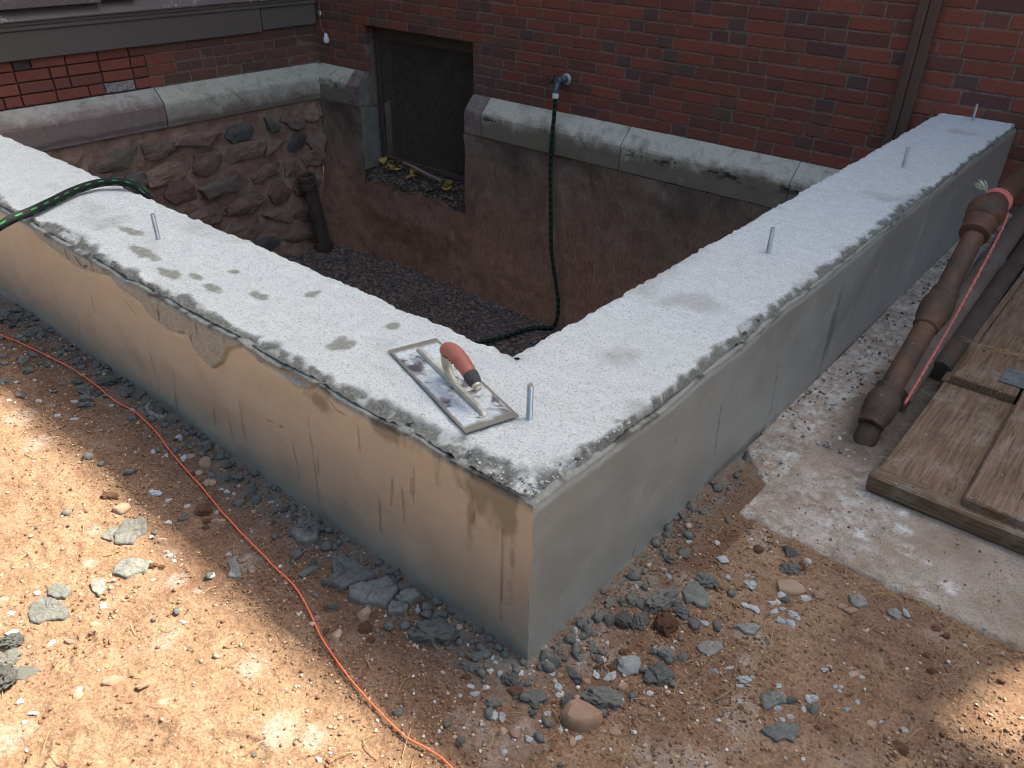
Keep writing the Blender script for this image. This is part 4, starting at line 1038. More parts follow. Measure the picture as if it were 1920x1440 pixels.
# ------------------------------------------------------------------ cast iron pipe standing in the pit corner
cp = empty('standing_pipe', (-4.90, 3.13, GZ)); tag(cp, 'short dark cast iron pipe standing upright in the pit corner', 'pipe')
mb = MB(); mb.tube([(0.02, .05, .04), (.012, .02, .30), (0, -.02, .62)], .058, 20); mb.obj('pipe_barrel', M['irondark'], cp)
mb = MB(); Mt = Matrix.Rotation(math.radians(-6), 4, 'X')
V, F = lathe_geo([(.060, .575), (.074, .580), (.075, .625), (.070, .63), (.070, .655), (.076, .66), (.076, .69), (.070, .695), (.05, .69), (.045, .60)], 20, Matrix.Translation((.0, .045, 0)) @ Matrix.Rotation(math.radians(7), 4, 'X')); mb.add(V, F, True); mb.obj('pipe_collar', M['irondark'], cp)
mb = MB(); V, F = lathe_geo([(.082, -.02), (.084, .05), (.078, .075), (.060, .08)], 20, Matrix.Translation((.02, .05, 0))); mb.add(V, F, True); mb.obj('pipe_foot', M['iron'], cp)

# ------------------------------------------------------------------ brown drain pipe leaning up to the wall
dr = empty('drain_pipe', (.23, 1.144, 0)); tag(dr, 'rusty brown iron drain pipe with bulging joints rising from the slab along the right wing', 'pipe')
B0 = Vector((.23, 1.144, 0)); sub = lambda L_: [Vector(p_) - B0 for p_ in L_]
h1, h2, el = Vector((.23, 1.232, .105)), Vector((.23, 1.568, .272)), Vector((.225, 1.88, .470))
def hub(c, d, prof, n=22):
    q = d.to_track_quat('Z', 'Y').to_matrix().to_4x4(); mb = MB()
    V, F = lathe_geo(prof, n, Matrix.Translation(c - B0) @ q); mb.add(V, F, True); return mb
d1 = (h2 - h1).normalized()
mb = MB(); mb.tube(catmull(sub([(.232, 1.120, -.04), (.231, 1.150, .015), (.23, 1.185, .060), (.23, 1.232, .105)]), .01), .031, 20)
mb.tube(sub([h1, h2]), .030, 20); mb.tube(sub([h2, el]), .030, 20); mb.obj('pipe_barrel', M['iron'], dr)
hubp = [(.033, -.078), (.0375, -.074), (.038, -.058), (.043, -.048), (.0475, -.018), (.047, .008), (.041, .026), (.0385, .032), (.040, .036), (.040, .050), (.0345, .054)]
hub(h1, (d1 + Vector((0, .2, .3))).normalized(), [(a * .93, b) for a, b in hubp]).obj('pipe_joint', M['iron'], dr)
hub(h2, d1, [(a * .95, b * 1.15) for a, b in hubp]).obj('pipe_joint', M['iron'], dr)
mb = hub(el + Vector((0, -.055, -.034)), d1, [(.033, -.036), (.042, -.030), (.043, -.008), (.040, .0), (.048, .02)])
V, F = ICO[3]; V2_ = [Vector(v * np.array([.055, .060, .055])) + (el - B0) for v in V]; mb.add(V2_, F, True)
mb.tube([el - B0, el - B0 + Vector((0, .080, .002))], .042, 20)
mb.obj('pipe_elbow', M['iron'], dr)
mb = MB(); mb.tube(sub([el, (.225, 3.55, .475)]), .034, 20); mb.obj('pipe_run', M['iron'], dr)
# pink rope
rp = empty('pink_rope', (.225, 1.98, .47)); tag(rp, 'pink rope wound round the drain pipe and pulled taut along it', 'rope')
R0 = Vector((.225, 1.98, .47)); mb = MB()
t = np.linspace(0, 2 * np.pi * 3.1, 90)
mb.tube([(.0395 * math.cos(a), .0 + .0036 * a / 1.6 - .014 + .004 * math.sin(a * .5), .0395 * math.sin(a) + .003) for a in t], .0042, 7)
mb.obj('rope_loops', M['rope'], rp)
Pr = [Vector(q) - R0 for q in [(.268, 1.985, .452), (.275, 1.90, .40), (.276, 1.60, .235), (.272, 1.30, .085)]]
Q = catmull(Pr, .006); mb = MB()
for ph in (0, math.pi): mb.tube([Vector(q) + Vector((.0019 * math.cos(i * .75 + ph), 0, .0019 * math.sin(i * .75 + ph))) for i, q in enumerate(Q)], .0025, 6)
mb.obj('rope_line', M['rope'], rp)
mb = MB()
for i in range(26):
    a = random.uniform(1.9, 3.6); b = random.uniform(-.5, .5)
    p0 = Vector((.044 * math.cos(2.3), -.01, .046 * math.sin(2.3))); e = p0 + Vector((math.cos(a) * .035, b * .03, math.sin(a) * .03 + .012)) * random.uniform(.6, 1.2)
    mb.tube([p0, (p0 + e) / 2 + Vector((0, 0, .004)), e], .0007, 4)
mb.obj('frayed_end', M['fray'], rp)

def lying(name, pts, r, mat_, label, joints=()):
    e = empty(name, pts[0]); b0 = Vector(pts[0]); tag(e, label, 'pipe')
    mb = MB(); mb.tube([Vector(q) - b0 for q in pts], r, 18); mb.obj('pipe_barrel', mat_, e)
    for tt in joints:
        a, b = Vector(pts[0]), Vector(pts[-1]); c = a.lerp(b, tt) - b0; d = (b - a).normalized(); q = d.to_track_quat('Z', 'Y').to_matrix().to_4x4()
        mb = MB(); V, F = lathe_geo([(r, -.05), (r * 1.18, -.045), (r * 1.2, .03), (r * 1.1, .045), (r, .05)], 18, Matrix.Translation(c) @ q); mb.add(V, F, True); mb.obj('pipe_joint', mat_, e)
lying('lying_pipe', [(.232, 1.36, .058), (.165, 3.40, .062)], .042, M['irongrey'], 'grey-brown iron pipe lying on the slab under the leaning drain pipe', (.62,))
lying('lying_pipe', [(.282, 1.62, .05), (.248, 3.42, .05)], .034, M['irondark'], 'thin dark iron pipe lying in the gap beside the wooden hatch')

# ------------------------------------------------------------------ wooden hatch on the slab
ht = empty('wooden_hatch', (.305, .94, .015)); tag(ht, 'old weathered wooden cellar hatch of planks lying on the concrete slab', 'hatch')
T0 = Vector((.305, .94, .015))
def board(name, x0, x1, y0, y1, z0, z1, mat_, ch=.004, jit=.0015, lab=None, sag=0):
    ny = 24 if y1 - y0 > x1 - x0 else 2; nx = 2 if ny > 2 else 20
    mb = MB(); V, F = chbox((x0 - T0.x, y0 - T0.y, z0 - T0.z), (x1 - T0.x, y1 - T0.y, z1 - T0.z), ch); mb.add([Vector(v) + Vector([random.uniform(-jit, jit) for _ in range(3)]) for v in V], F)
    o = mb.obj(name, mat_, ht)
    if lab: o['label'] = lab
    return o
board('batten', .302, 1.75, .950, .992, .017, .066, M['woodx'], .005, .002, 'dark cracked front batten')
board('plank', .312, .504, .994, 1.552, .030, .062, M['wood'], .003, .001, 'broad plank behind the batten with a pale smear')
board('plank', .304, .326, 1.555, 2.85, .030, .0615, M['wood'], .003)
board('plank', .3265, .497, 1.548, 1.812, .046, .090, M['wood'], .004, .001, 'short raised plank with the hinge')
board('plank', .3275, .497, 1.816, 2.845, .034, .0625, M['wood'], .003)
board('plank', .5045, .742, .974, 2.84, .052, .090, M['wood'], .004, .001, 'long raised plank on the right')
board('plank', .747, .985, .976, 2.85, .052, .090, M['wood'], .004); board('plank', .99, 1.22, .974, 2.84, .052, .090, M['wood'], .004)
board('batten', .3, 1.75, 2.2, 2.25, .016, .033, M['woodx'], .003)
for nx_, ny_, nz_ in ((.34, 1.02, .0622), (.47, 1.025, .0622), (.36, 1.50, .0622), (.46, 1.505, .0622), (.53, 1.00, .0902), (.70, 1.005, .0902), (.35, 1.60, .0902), (.36, 1.77, .0902), (.40, .968, .0662), (.62, .969, .0662)): V, F = lathe_geo([(.0042, -.002), (.0042, .0006), (.002, .0012)], 8, Matrix.Translation((nx_ - T0.x, ny_ - T0.y, nz_ - T0.z))); obj('nail', mesh('nail', np.array(V), F, M['irondark']), ht)
mb = MB(); mb.box((.438 - T0.x, 1.600 - T0.y, .0905 - T0.z), (.520 - T0.x, 1.700 - T0.y, .0945 - T0.z), .001)
for hx, hy in ((.455, 1.62), (.455, 1.68), (.485, 1.65)): V, F = lathe_geo([(.005, .0), (.005, .003), (.002, .004)], 10, Matrix.Translation((hx - T0.x, hy - T0.y, .0943 - T0.z))); mb.add(V, F, True)
hg = mb.obj('strap_hinge', M['hinge'], ht)
mb = MB(); mb.tube([(.527 - T0.x, 1.595 - T0.y, .099 - T0.z), (.527 - T0.x, 1.705 - T0.y, .099 - T0.z)], .009, 12); mb.obj('hinge_knuckle', M['hinge'], hg)

# ------------------------------------------------------------------ finishing trowel
tr = empty('finishing_trowel', (-.357, .169, H + .006), (0, 0, math.radians(-18.7))); tag(tr, 'steel finishing trowel with orange grip lying on the concrete corner', 'trowel')
mb = MB(); mb.box((-.177, -.0575, -.0005), (.177, .0575, .0012), .0004); mb.obj('blade', M['blade'], tr)
mb = MB()
prof = [(-.0065, 0), (-.0065, .005), (-.004, .0105), (.004, .0105), (.0065, .005), (.0065, 0)]
xs = [-.148, -.142, -.12, 0, .12, .142, .148]; sc = [.2, .7, 1, 1, 1, .7, .2]
V = [(x, p_[0] * (.6 + .4 * s_), .0012 + p_[1] * s_) for x, s_ in zip(xs, sc) for p_ in prof]; F = []
for i in range(len(xs) - 1):
    for j in range(6): k = (j + 1) % 6; F.append((i * 6 + j, (i + 1) * 6 + j, (i + 1) * 6 + k, i * 6 + k))
F += [[0, 1, 2, 3, 4, 5], [36 + j for j in range(6)][::-1]]; mb.add(V, F)
mb.obj('mounting_rib', M['alu'], tr)
mb = MB(); P = catmull([(.032, 0, .006), (.010, 0, .014), (-.008, 0, .030), (-.014, 0, .050), (-.008, 0, .066), (.004, 0, .070)], .004)
mb.tube(P, np.interp(np.linspace(0, 1, len(P)), [0, .3, .7, 1], [.007, .009, .0105, .010]), 14); mb.obj('handle_post', M['alu'], tr)
# grip: swept oval, bowed upward, thicker at front
P = catmull([(-.016, 0, .060), (-.006, 0, .070), (.018, 0, .0775), (.045, 0, .0765), (.072, 0, .070), (.090, 0, .063)], .004)
s_ = np.linspace(0, 1, len(P)); r_ = np.interp(s_, [0, .05, .15, .5, .85, 1], [.009, .0135, .0160, .0168, .0152, .0142])
V, F = tube_geo(P, r_, 18); me = mesh('grip', V, F, M['grip'], True); g = obj('grip', me, tr)
P2 = catmull([(.0885, 0, .0635), (.098, 0, .0595), (.109, 0, .0545), (.1125, 0, .0528)], .003); r2 = np.interp(np.linspace(0, 1, len(P2)), [0, .1, .6, 1], [.0142, .0153, .0142, .0108])
V, F = tube_geo(P2, r2, 18); obj('end_cap', mesh('end_cap', V, F, M['black'], True), g)
P3 = np.array([(.112, 0, .053), (.117, 0, .0507), (.1185, 0, .050)]); V, F = tube_geo(P3, [.0098, .0095, .0075], 16); V4_, F4_ = tube_geo(np.array([(.118, 0, .0503), (.1235, 0, .0478), (.1245, 0, .0474)]), [.0058, .0058, .0035], 6)
mb = MB(); mb.add(V, F, True); mb.add(V4_, F4_); mb.obj('end_nut', M['alu'], g)
mb = MB()                                                       # worn dark lettering along the side of the grip
for i in range(10):
    x = .002 + i * .0062; tt = np.argmin(np.abs(P[:, 0] - x)); cz, rr = P[tt, 2], r_[tt]; a = math.radians(-28)
    y, z = -rr * math.cos(a) * 1.005, cz + rr * math.sin(a)
    if i % 3 != 1: mb.box((x, y - .0004, z - .0026), (x + .0012, y + .002, z + .0026))
    mb.box((x, y - .0004, z + (.0008 if i % 2 else -.0026)), (x + .0042, y + .002, z + (.0018 if i % 2 else -.0016)))
mb.obj('grip_lettering', M['black'], g)

# ------------------------------------------------------------------ orange string on the dirt
SP = [(-2.6, -.17), (-2.115, -.129), (-1.911, -.106), (-1.67, -.076), (-1.448, -.081), (-1.292, -.077), (-1.029, -.112), (-.804, -.142), (-.604, -.164), (-.495, -.173), (-.411, -.196), (-.332, -.225), (-.239, -.243), (-.149, -.256), (-.059, -.262), (-.013, -.255), (.035, -.252), (.12, -.27), (.3, -.36)]
Q = catmull([(a, b, 0) for a, b in SP], .008); zz_ = ground_h(Q[:, 0], Q[:, 1]); kz = np.ones(13) / 13
Q[:, 2] = np.convolve(np.pad(zz_, 6, 'edge'), kz, 'valid') + .008 + .003 * np.abs(fbm(Q[:, 0] * 6, Q[:, 1] * 6, seed=401)); Q[:, 1] += .004 * fbm(Q[:, 0] * 9, Q[:, 0] * 0, seed=403, oct=3)
V, F = tube_geo(Q, .0017, 7); tag(obj('string_line', mesh('string_line', V, F, M['string'], True)), 'bright orange mason string running across the dirt in front of the left wing', 'string')

# ------------------------------------------------------------------ dry leaves on the window sill
def leaf_mesh(seed):
    r = np.random.default_rng(seed); n = 9; V = []; F = []
    for i in range(n):
        t = i / (n - 1); w_ = .5 * math.sin(math.pi * t ** .8) * (1 + .25 * (i % 2)) + .01
        for s_ in (-1, -.5, 0, .5, 1): V.append((t - .5, s_ * w_, .18 * abs(s_) * w_ + .12 * math.sin(t * 5 + seed) + r.uniform(-.03, .03)))
    for i in range(n - 1):
        for j in range(4): a = i * 5 + j; F.append((a, a + 1, a + 6, a + 5))
    return mesh('dry_leaf', np.array(V), F, M['leaf'], True)
LM = [leaf_mesh(i) for i in range(4)]
for i in range(24):
    c_ = random.choices([-4.42, -4.30, -4.05, -3.66], [5, 6, 5, 4])[0]; x = c_ + random.gauss(0, .06); x = max(-4.46, min(-3.44, x)); y = D + .045 + random.uniform(-.05, .03) - .05 * (c_ > -3.8)
    o = obj('dry_leaf', random.choice(LM)); o.location = (x, y, float(sill_h(x, y)) + random.uniform(.015, .04)); s_ = random.uniform(.05, .085); o.scale = (s_, s_ * .8, s_)
    o.rotation_euler = (random.uniform(-.7, .9), random.uniform(-.6, .6), random.uniform(0, 6.3))
    tag(o, 'dry yellow leaf heaped at the foot of the mesh window grille', 'leaf', 'dry leaves on the window sill')
xs_ = RNG.uniform(-4.47, -3.40, 900); ys_ = D + RNG.uniform(-.1, .09, 900)
scatter('sill_debris', np.stack([xs_, ys_, sill_h(xs_, ys_) + .002], 1), RNG.uniform(.004, .013, 900), [M['soil'], M['parge'], M['gravelA']], 'dark soil crumbs and grit lying on the window sill', 'debris', seed=17)
e = MB(); P = catmull([(-4.16, D + .03, -.600), (-4.02, D + .015, -.605), (-3.85, D + .0, -.625), (-3.70, D - .005, -.640)], .02); e.tube(P, .013, 7); tag(e.obj('fallen_stick', M['quoin']), 'pinkish stick lying across the leaves on the window sill', 'stick')

# ------------------------------------------------------------------ mortar clumps, stones and chips on the dirt
ITEMS = {
    'G': '-0.18,-0.072,0.091,0.053,40 -0.392,-0.152,0.02,0.022,40 -0.51,-0.128,0.034,0.018,85 -0.527,-0.101,0.019,0.017,40 -0.525,-0.039,0.018,0.018,40 -0.206,-0.026,0.027,0.021,40 -0.224,-0.045,0.018,0.017,40 -0.618,-0.043,0.053,0.057,40 -0.286,-0.016,0.017,0.012,40 -0.238,-0.004,0.018,0.024,40 -1.3,-0.032,0.079,0.036,4 -1.237,-0.022,0.032,0.032,40 -1.095,-0.052,0.019,0.022,40 -1.052,-0.029,0.023,0.027,40 -1.107,-0.081,0.019,0.018,40 -0.955,-0.027,0.025,0.028,40 -0.924,-0.019,0.018,0.011,40 -0.917,-0.066,0.022,0.035,40 -0.897,-0.045,0.031,0.024,40 -0.828,-0.051,0.028,0.053,40 -0.725,-0.058,0.016,0.017,40 -0.674,-0.04,0.017,0.017,40 -0.7,-0.08,0.012,0.015,40 -0.859,-0.214,0.019,0.017,40 -1.139,-0.017,0.024,0.019,40 -1.096,-0.014,0.021,0.018,40 -0.712,-0.036,0.019,0.015,40 -2.215,-0.075,0.048,0.067,40 -2.173,-0.038,0.042,0.047,40 -2.147,-0.075,0.024,0.032,40 -2.036,-0.063,0.036,0.029,105 -2.033,-0.096,0.032,0.031,40 -1.997,-0.056,0.02,0.026,40 -2.111,-0.042,0.018,0.028,40 -1.873,-0.152,0.026,0.049,40 -1.802,-0.167,0.032,0.032,40 -1.89,-0.116,0.041,0.019,13 -1.818,-0.124,0.016,0.02,40 -1.836,-0.06,0.029,0.023,101 -1.845,-0.03,0.025,0.025,40 -1.74,-0.047,0.038,0.032,40 -1.793,-0.241,0.034,0.034,40 -1.953,-0.184,0.017,0.017,40 -1.908,-0.195,0.02,0.02,40 -2.011,-0.14,0.023,0.017,40 -1.63,-0.101,0.034,0.022,40 -1.568,-0.105,0.054,0.028,26 -1.524,-0.094,0.028,0.018,40 -1.52,-0.126,0.048,0.02,19 -1.485,-0.141,0.043,0.028,40 -1.56,-0.038,0.063,0.041,40 -1.64,-0.007,0.04,0.022,4 -1.679,-0.239,0.023,0.018,40 -1.63,-0.167,0.018,0.016,40 -1.656,-0.132,0.016,0.015,40 -1.457,-0.037,0.055,0.031,9 -1.412,-0.029,0.025,0.024,40 -1.263,-0.034,0.022,0.029,40 -1.826,-0.146,0.014,0.024,40 -2.276,-0.05,0.031,0.034,40 -1.791,-0.034,0.022,0.02,40 -2.013,-0.03,0.026,0.027,40 -0.067,-0.083,0.042,0.021,23 -0.076,-0.058,0.037,0.019,40 0.013,-0.113,0.029,0.021,40 0.01,-0.06,0.043,0.022,1 0.066,-0.056,0.042,0.035,40 0.006,-0.043,0.015,0.013,40 0.078,-0.08,0.014,0.013,40 0.107,-0.019,0.032,0.02,83 0.154,0.027,0.073,0.044,40 0.084,0.036,0.045,0.017,-12 0.042,0.034,0.022,0.029,40 0.028,0.095,0.023,0.027,40 0.075,0.11,0.016,0.02,40 0.044,0.135,0.021,0.024,40 0.048,0.053,0.014,0.017,40 0.03,0.057,0.017,0.019,40 0.019,-0.205,0.014,0.019,40 0.128,0.114,0.015,0.018,40 0.116,0.303,0.088,0.04,73 0.161,0.413,0.035,0.048,98 0.082,0.207,0.036,0.036,40 0.11,0.223,0.036,0.045,40 0.157,0.303,0.032,0.032,40 0.062,0.268,0.026,0.04,40 0.05,0.249,0.014,0.026,40 0.034,0.231,0.032,0.024,85 0.061,0.188,0.025,0.028,40 0.195,0.185,0.039,0.022,9 0.172,0.181,0.019,0.016,40 0.219,0.206,0.019,0.025,40 0.205,0.136,0.056,0.047,40 0.28,0.556,0.048,0.033,40 0.257,0.613,0.027,0.035,40 0.309,0.472,0.016,0.015,40 0.063,0.415,0.025,0.019,40 0.075,0.462,0.01,0.019,40 0.045,0.426,0.015,0.025,40 0.455,0.265,0.02,0.023,40 0.417,0.254,0.024,0.013,40 -0.858,-0.212,0.017,0.015,40 -0.751,-0.642,0.049,0.051,40 -0.703,-0.662,0.044,0.045,40 -0.704,-0.634,0.028,0.053,127 -0.784,-0.62,0.043,0.031,40 -0.814,-0.522,0.018,0.021,40',
    'S': '-0.328,-0.126,0.025,0.035,40 -0.327,-0.198,0.021,0.035,40 -0.393,-0.193,0.014,0.012,40 -0.29,-0.127,0.008,0.009,40 -1.01,-0.061,0.03,0.04,40 -0.929,-0.094,0.018,0.022,40 -0.943,-0.102,0.015,0.024,40 -0.791,-0.164,0.031,0.017,40 -1.063,-0.072,0.023,0.018,40 -0.985,-0.097,0.018,0.017,40 0.149,-0.033,0.07,0.052,40 0.108,0.043,0.015,0.013,40 0.065,0.017,0.012,0.01,40 0.119,-0,0.013,0.018,40 0.165,0.075,0.018,0.015,40 0.209,-0.011,0.02,0.017,40 0.166,-0.08,0.012,0.018,40 0.081,-0.134,0.017,0.018,40 0.062,-0.143,0.012,0.014,40 0.192,-0.03,0.017,0.009,40 0.303,0.508,0.052,0.037,40 0.168,0.078,0.017,0.017,40 0.122,0.094,0.017,0.015,40 0.131,0.34,0.012,0.022,40 0.546,0.308,0.018,0.017,40 0.483,0.388,0.026,0.016,61 0.423,0.527,0.025,0.018,40 0.406,0.528,0.021,0.012,40 0.664,0.328,0.011,0.01,40 0.358,0.523,0.021,0.018,40 -1.001,-0.289,0.037,0.034,68 -0.793,-0.165,0.031,0.015,40 -0.814,-0.18,0.019,0.015,40 -0.83,-0.281,0.018,0.014,40 -0.552,-0.53,0.039,0.021,61 -0.499,-0.504,0.023,0.016,61 -0.572,-0.591,0.016,0.018,40 -0.908,-0.587,0.018,0.024,40 -0.716,-0.489,0.018,0.016,40 -0.712,-0.54,0.029,0.008,40',
    'D': '-0.298,-0.146,0.027,0.028,40 -0.267,-0.157,0.016,0.016,40 -0.393,-0.11,0.011,0.012,40 -0.4,-0.165,0.011,0.016,40 -0.218,-0.035,0.014,0.014,40 -0.253,-0.03,0.016,0.019,40 -0.352,-0.203,0.011,0.015,40 -0.849,-0.165,0.04,0.04,40 -0.996,-0.107,0.018,0.017,40 -0.794,-0.194,0.018,0.014,40 -1.148,-0.065,0.012,0.012,40 -0.811,-0.181,0.023,0.015,40 0.029,-0.069,0.026,0.02,40 0.127,0.097,0.02,0.014,40 0.123,0.143,0.016,0.014,40 -0.061,-0.104,0.02,0.01,40 0.094,-0.037,0.01,0.011,40 0.107,0.08,0.015,0.012,40 0.152,0.252,0.047,0.05,40 0.202,0.565,0.022,0.026,40 0.294,0.586,0.019,0.022,40 0.128,0.151,0.013,0.013,40 0.599,0.293,0.031,0.02,23 0.476,0.232,0.012,0.01,40 0.594,0.485,0.013,0.012,40 0.57,0.603,0.018,0.015,40 0.591,0.588,0.015,0.013,40 0.575,0.513,0.015,0.014,40 -0.774,-0.335,0.021,0.013,40 -0.757,-0.324,0.015,0.013,40 -1.063,-0.285,0.043,0.021,40',
    'P': '0.148,0.113,0.03,0.035,40 0.153,0.121,0.04,0.039,40',
    'W': '-0.517,-0.062,0.008,0.009,40 -0.253,-0.045,0.011,0.021,40 -0.227,-0.075,0.004,0.008,40 -0.219,-0.107,0.007,0.009,40 -0.187,-0.111,0.006,0.009,40 -0.291,-0.099,0.007,0.007,40 -0.43,-0.205,0.008,0.01,40 -0.568,-0.091,0.005,0.006,40 -0.559,-0.064,0.008,0.006,40 -0.235,-0.033,0.005,0.008,40 -1.151,-0.054,0.018,0.019,40 -1.069,-0.088,0.016,0.026,40 -0.874,-0.089,0.015,0.01,40 -0.76,-0.089,0.008,0.012,40 -0.994,-0.207,0.026,0.017,40 -0.948,-0.201,0.012,0.011,40 -0.895,-0.182,0.013,0.014,40 -0.759,-0.039,0.009,0.011,40 -0.853,-0.084,0.008,0.009,40 -1.11,-0.115,0.011,0.015,40 -1.144,-0.127,0.018,0.016,40 -0.827,-0.148,0.01,0.014,40 -0.875,-0.056,0.009,0.01,40 -0.891,-0.093,0.009,0.007,40 -0.783,-0.071,0.006,0.011,40 -0.737,-0.038,0.011,0.007,40 -1.208,-0.105,0.007,0.012,40 -0.689,-0.047,0.009,0.011,40 -0.875,-0.24,0.016,0.011,40 -1.752,-0.025,0.015,0.011,89 -1.679,-0.271,0.015,0.01,40 -1.657,-0.071,0.012,0.013,40 -1.766,-0.217,0.013,0.011,40 -1.622,-0.217,0.018,0.02,40 -1.542,-0.152,0.018,0.012,40 -1.439,-0.093,0.014,0.01,40 -1.365,-0.069,0.015,0.013,40 -1.44,-0.195,0.019,0.015,40 -2.015,-0.156,0.007,0.012,40 -1.493,-0.217,0.022,0.017,40 -1.737,-0.177,0.008,0.009,40 -2.045,-0.152,0.007,0.01,40 -1.976,-0.14,0.008,0.01,40 -1.853,-0.09,0.006,0.009,40 -1.785,-0.098,0.007,0.009,40 0.03,0.021,0.017,0.02,40 0.05,0.01,0.014,0.013,40 0.077,-0.004,0.016,0.014,40 0.088,-0.013,0.015,0.012,40 -0.037,-0.063,0.014,0.014,40 -0.017,-0.059,0.01,0.014,40 -0.004,-0.059,0.01,0.009,40 -0.004,-0.03,0.017,0.009,40 0.009,-0.03,0.01,0.014,40 -0.043,-0.111,0.015,0.01,40 -0.025,-0.119,0.02,0.009,40 -0.018,-0.097,0.012,0.009,40 0.03,-0.129,0.014,0.021,40 0.044,-0.124,0.012,0.021,40 0.027,-0.157,0.009,0.007,40 0.097,-0.061,0.013,0.012,40 0.135,-0.073,0.009,0.012,40 0.168,-0.066,0.012,0.01,40 0.106,-0.125,0.012,0.013,40 0.072,0.066,0.014,0.013,40 0.103,0.102,0.014,0.015,4 0.114,0.065,0.015,0.018,40 0.136,0.081,0.026,0.013,69 0.039,0.107,0.011,0.014,40 0.024,0.121,0.009,0.017,40 0.007,0.051,0.008,0.008,40 0.025,0.058,0.009,0.009,40 0.014,0.037,0.007,0.009,40 -0.1,-0.08,0.007,0.006,40 -0.045,-0.138,0.007,0.008,40 -0.011,-0.136,0.006,0.007,40 0.086,0.143,0.008,0.009,40 -0.054,-0.039,0.007,0.011,40 -0.042,-0.045,0.008,0.009,40 0.089,-0.171,0.012,0.012,40 0.065,0.001,0.01,0.009,40 0.077,-0.121,0.009,0.008,40 0.235,0.46,0.024,0.025,40 0.249,0.409,0.016,0.016,40 0.267,0.409,0.025,0.016,5 0.305,0.505,0.014,0.027,40 0.296,0.479,0.016,0.014,40 0.337,0.502,0.019,0.013,40 0.291,0.447,0.016,0.01,40 0.298,0.458,0.009,0.014,40 0.303,0.432,0.016,0.011,40 0.314,0.448,0.015,0.009,40 0.186,0.295,0.025,0.009,40 0.21,0.311,0.019,0.014,40 0.154,0.486,0.025,0.021,40 0.123,0.523,0.013,0.019,40 0.07,0.491,0.013,0.009,40 0.188,0.453,0.017,0.016,40 0.07,0.38,0.012,0.011,40 0.088,0.372,0.011,0.017,40 0.05,0.304,0.009,0.014,40 0.073,0.314,0.007,0.008,40 0.187,0.232,0.009,0.009,40 0.191,0.213,0.009,0.011,40 0.103,0.101,0.017,0.014,40 0.137,0.08,0.028,0.014,63 0.215,0.093,0.014,0.011,40 0.345,0.193,0.01,0.009,40 0.331,0.239,0.025,0.016,40 0.34,0.257,0.008,0.008,40 0.28,0.221,0.017,0.01,2 0.298,0.245,0.017,0.007,40 0.386,0.268,0.01,0.009,40 0.296,0.619,0.015,0.015,40 0.439,0.281,0.01,0.016,40 0.336,0.448,0.02,0.016,40 0.322,0.416,0.02,0.016,40 0.341,0.421,0.018,0.021,40 0.348,0.443,0.011,0.011,40 0.217,0.479,0.012,0.007,40 0.229,0.487,0.011,0.007,40 0.332,0.223,0.017,0.01,40 0.165,0.193,0.011,0.01,40 0.186,0.195,0.013,0.014,40 0.444,0.285,0.022,0.016,40 0.512,0.602,0.031,0.012,-48 0.386,0.268,0.011,0.01,40 0.405,0.224,0.015,0.01,40 0.421,0.207,0.01,0.01,40 0.43,0.224,0.012,0.01,40 0.442,0.256,0.008,0.013,40 0.438,0.359,0.015,0.01,40 0.502,0.306,0.014,0.008,40 0.467,0.338,0.008,0.008,40 0.475,0.345,0.01,0.008,40 0.476,0.333,0.009,0.008,40 0.497,0.39,0.011,0.011,40 0.509,0.339,0.009,0.013,40 0.596,0.331,0.012,0.011,40 0.474,0.404,0.005,0.006,40 0.339,0.501,0.021,0.013,40 0.557,0.322,0.007,0.008,40 0.438,0.38,0.005,0.006,40 0.459,0.405,0.005,0.006,40 0.45,0.373,0.006,0.006,40 -0.995,-0.207,0.033,0.019,16 -0.948,-0.201,0.013,0.011,40 -0.893,-0.183,0.013,0.013,40 -0.876,-0.241,0.016,0.007,40 -0.68,-0.209,0.014,0.012,40 -0.647,-0.269,0.011,0.018,40 -0.778,-0.425,0.009,0.01,40 -0.794,-0.293,0.011,0.01,40 -0.748,-0.457,0.015,0.016,40 -0.737,-0.354,0.011,0.008,40 -0.825,-0.148,0.01,0.014,40 -0.991,-0.243,0.005,0.007,40 -0.709,-0.131,0.007,0.008,40 -0.865,-0.289,0.01,0.012,40 -0.776,-0.294,0.012,0.012,40 -0.755,-0.297,0.012,0.01,40 -0.808,-0.609,0.024,0.018,40 -0.642,-0.663,0.014,0.013,40 -0.738,-0.567,0.02,0.01,106 -0.599,-0.658,0.018,0.007,40 -0.748,-0.46,0.012,0.015,40 -0.863,-0.589,0.016,0.014,40 -0.591,-0.675,0.011,0.01,40 -0.584,-0.582,0.013,0.015,40 -0.584,-0.377,0.016,0.008,40 -0.522,-0.407,0.006,0.006,40 -0.876,-0.533,0.014,0.011,40',
}
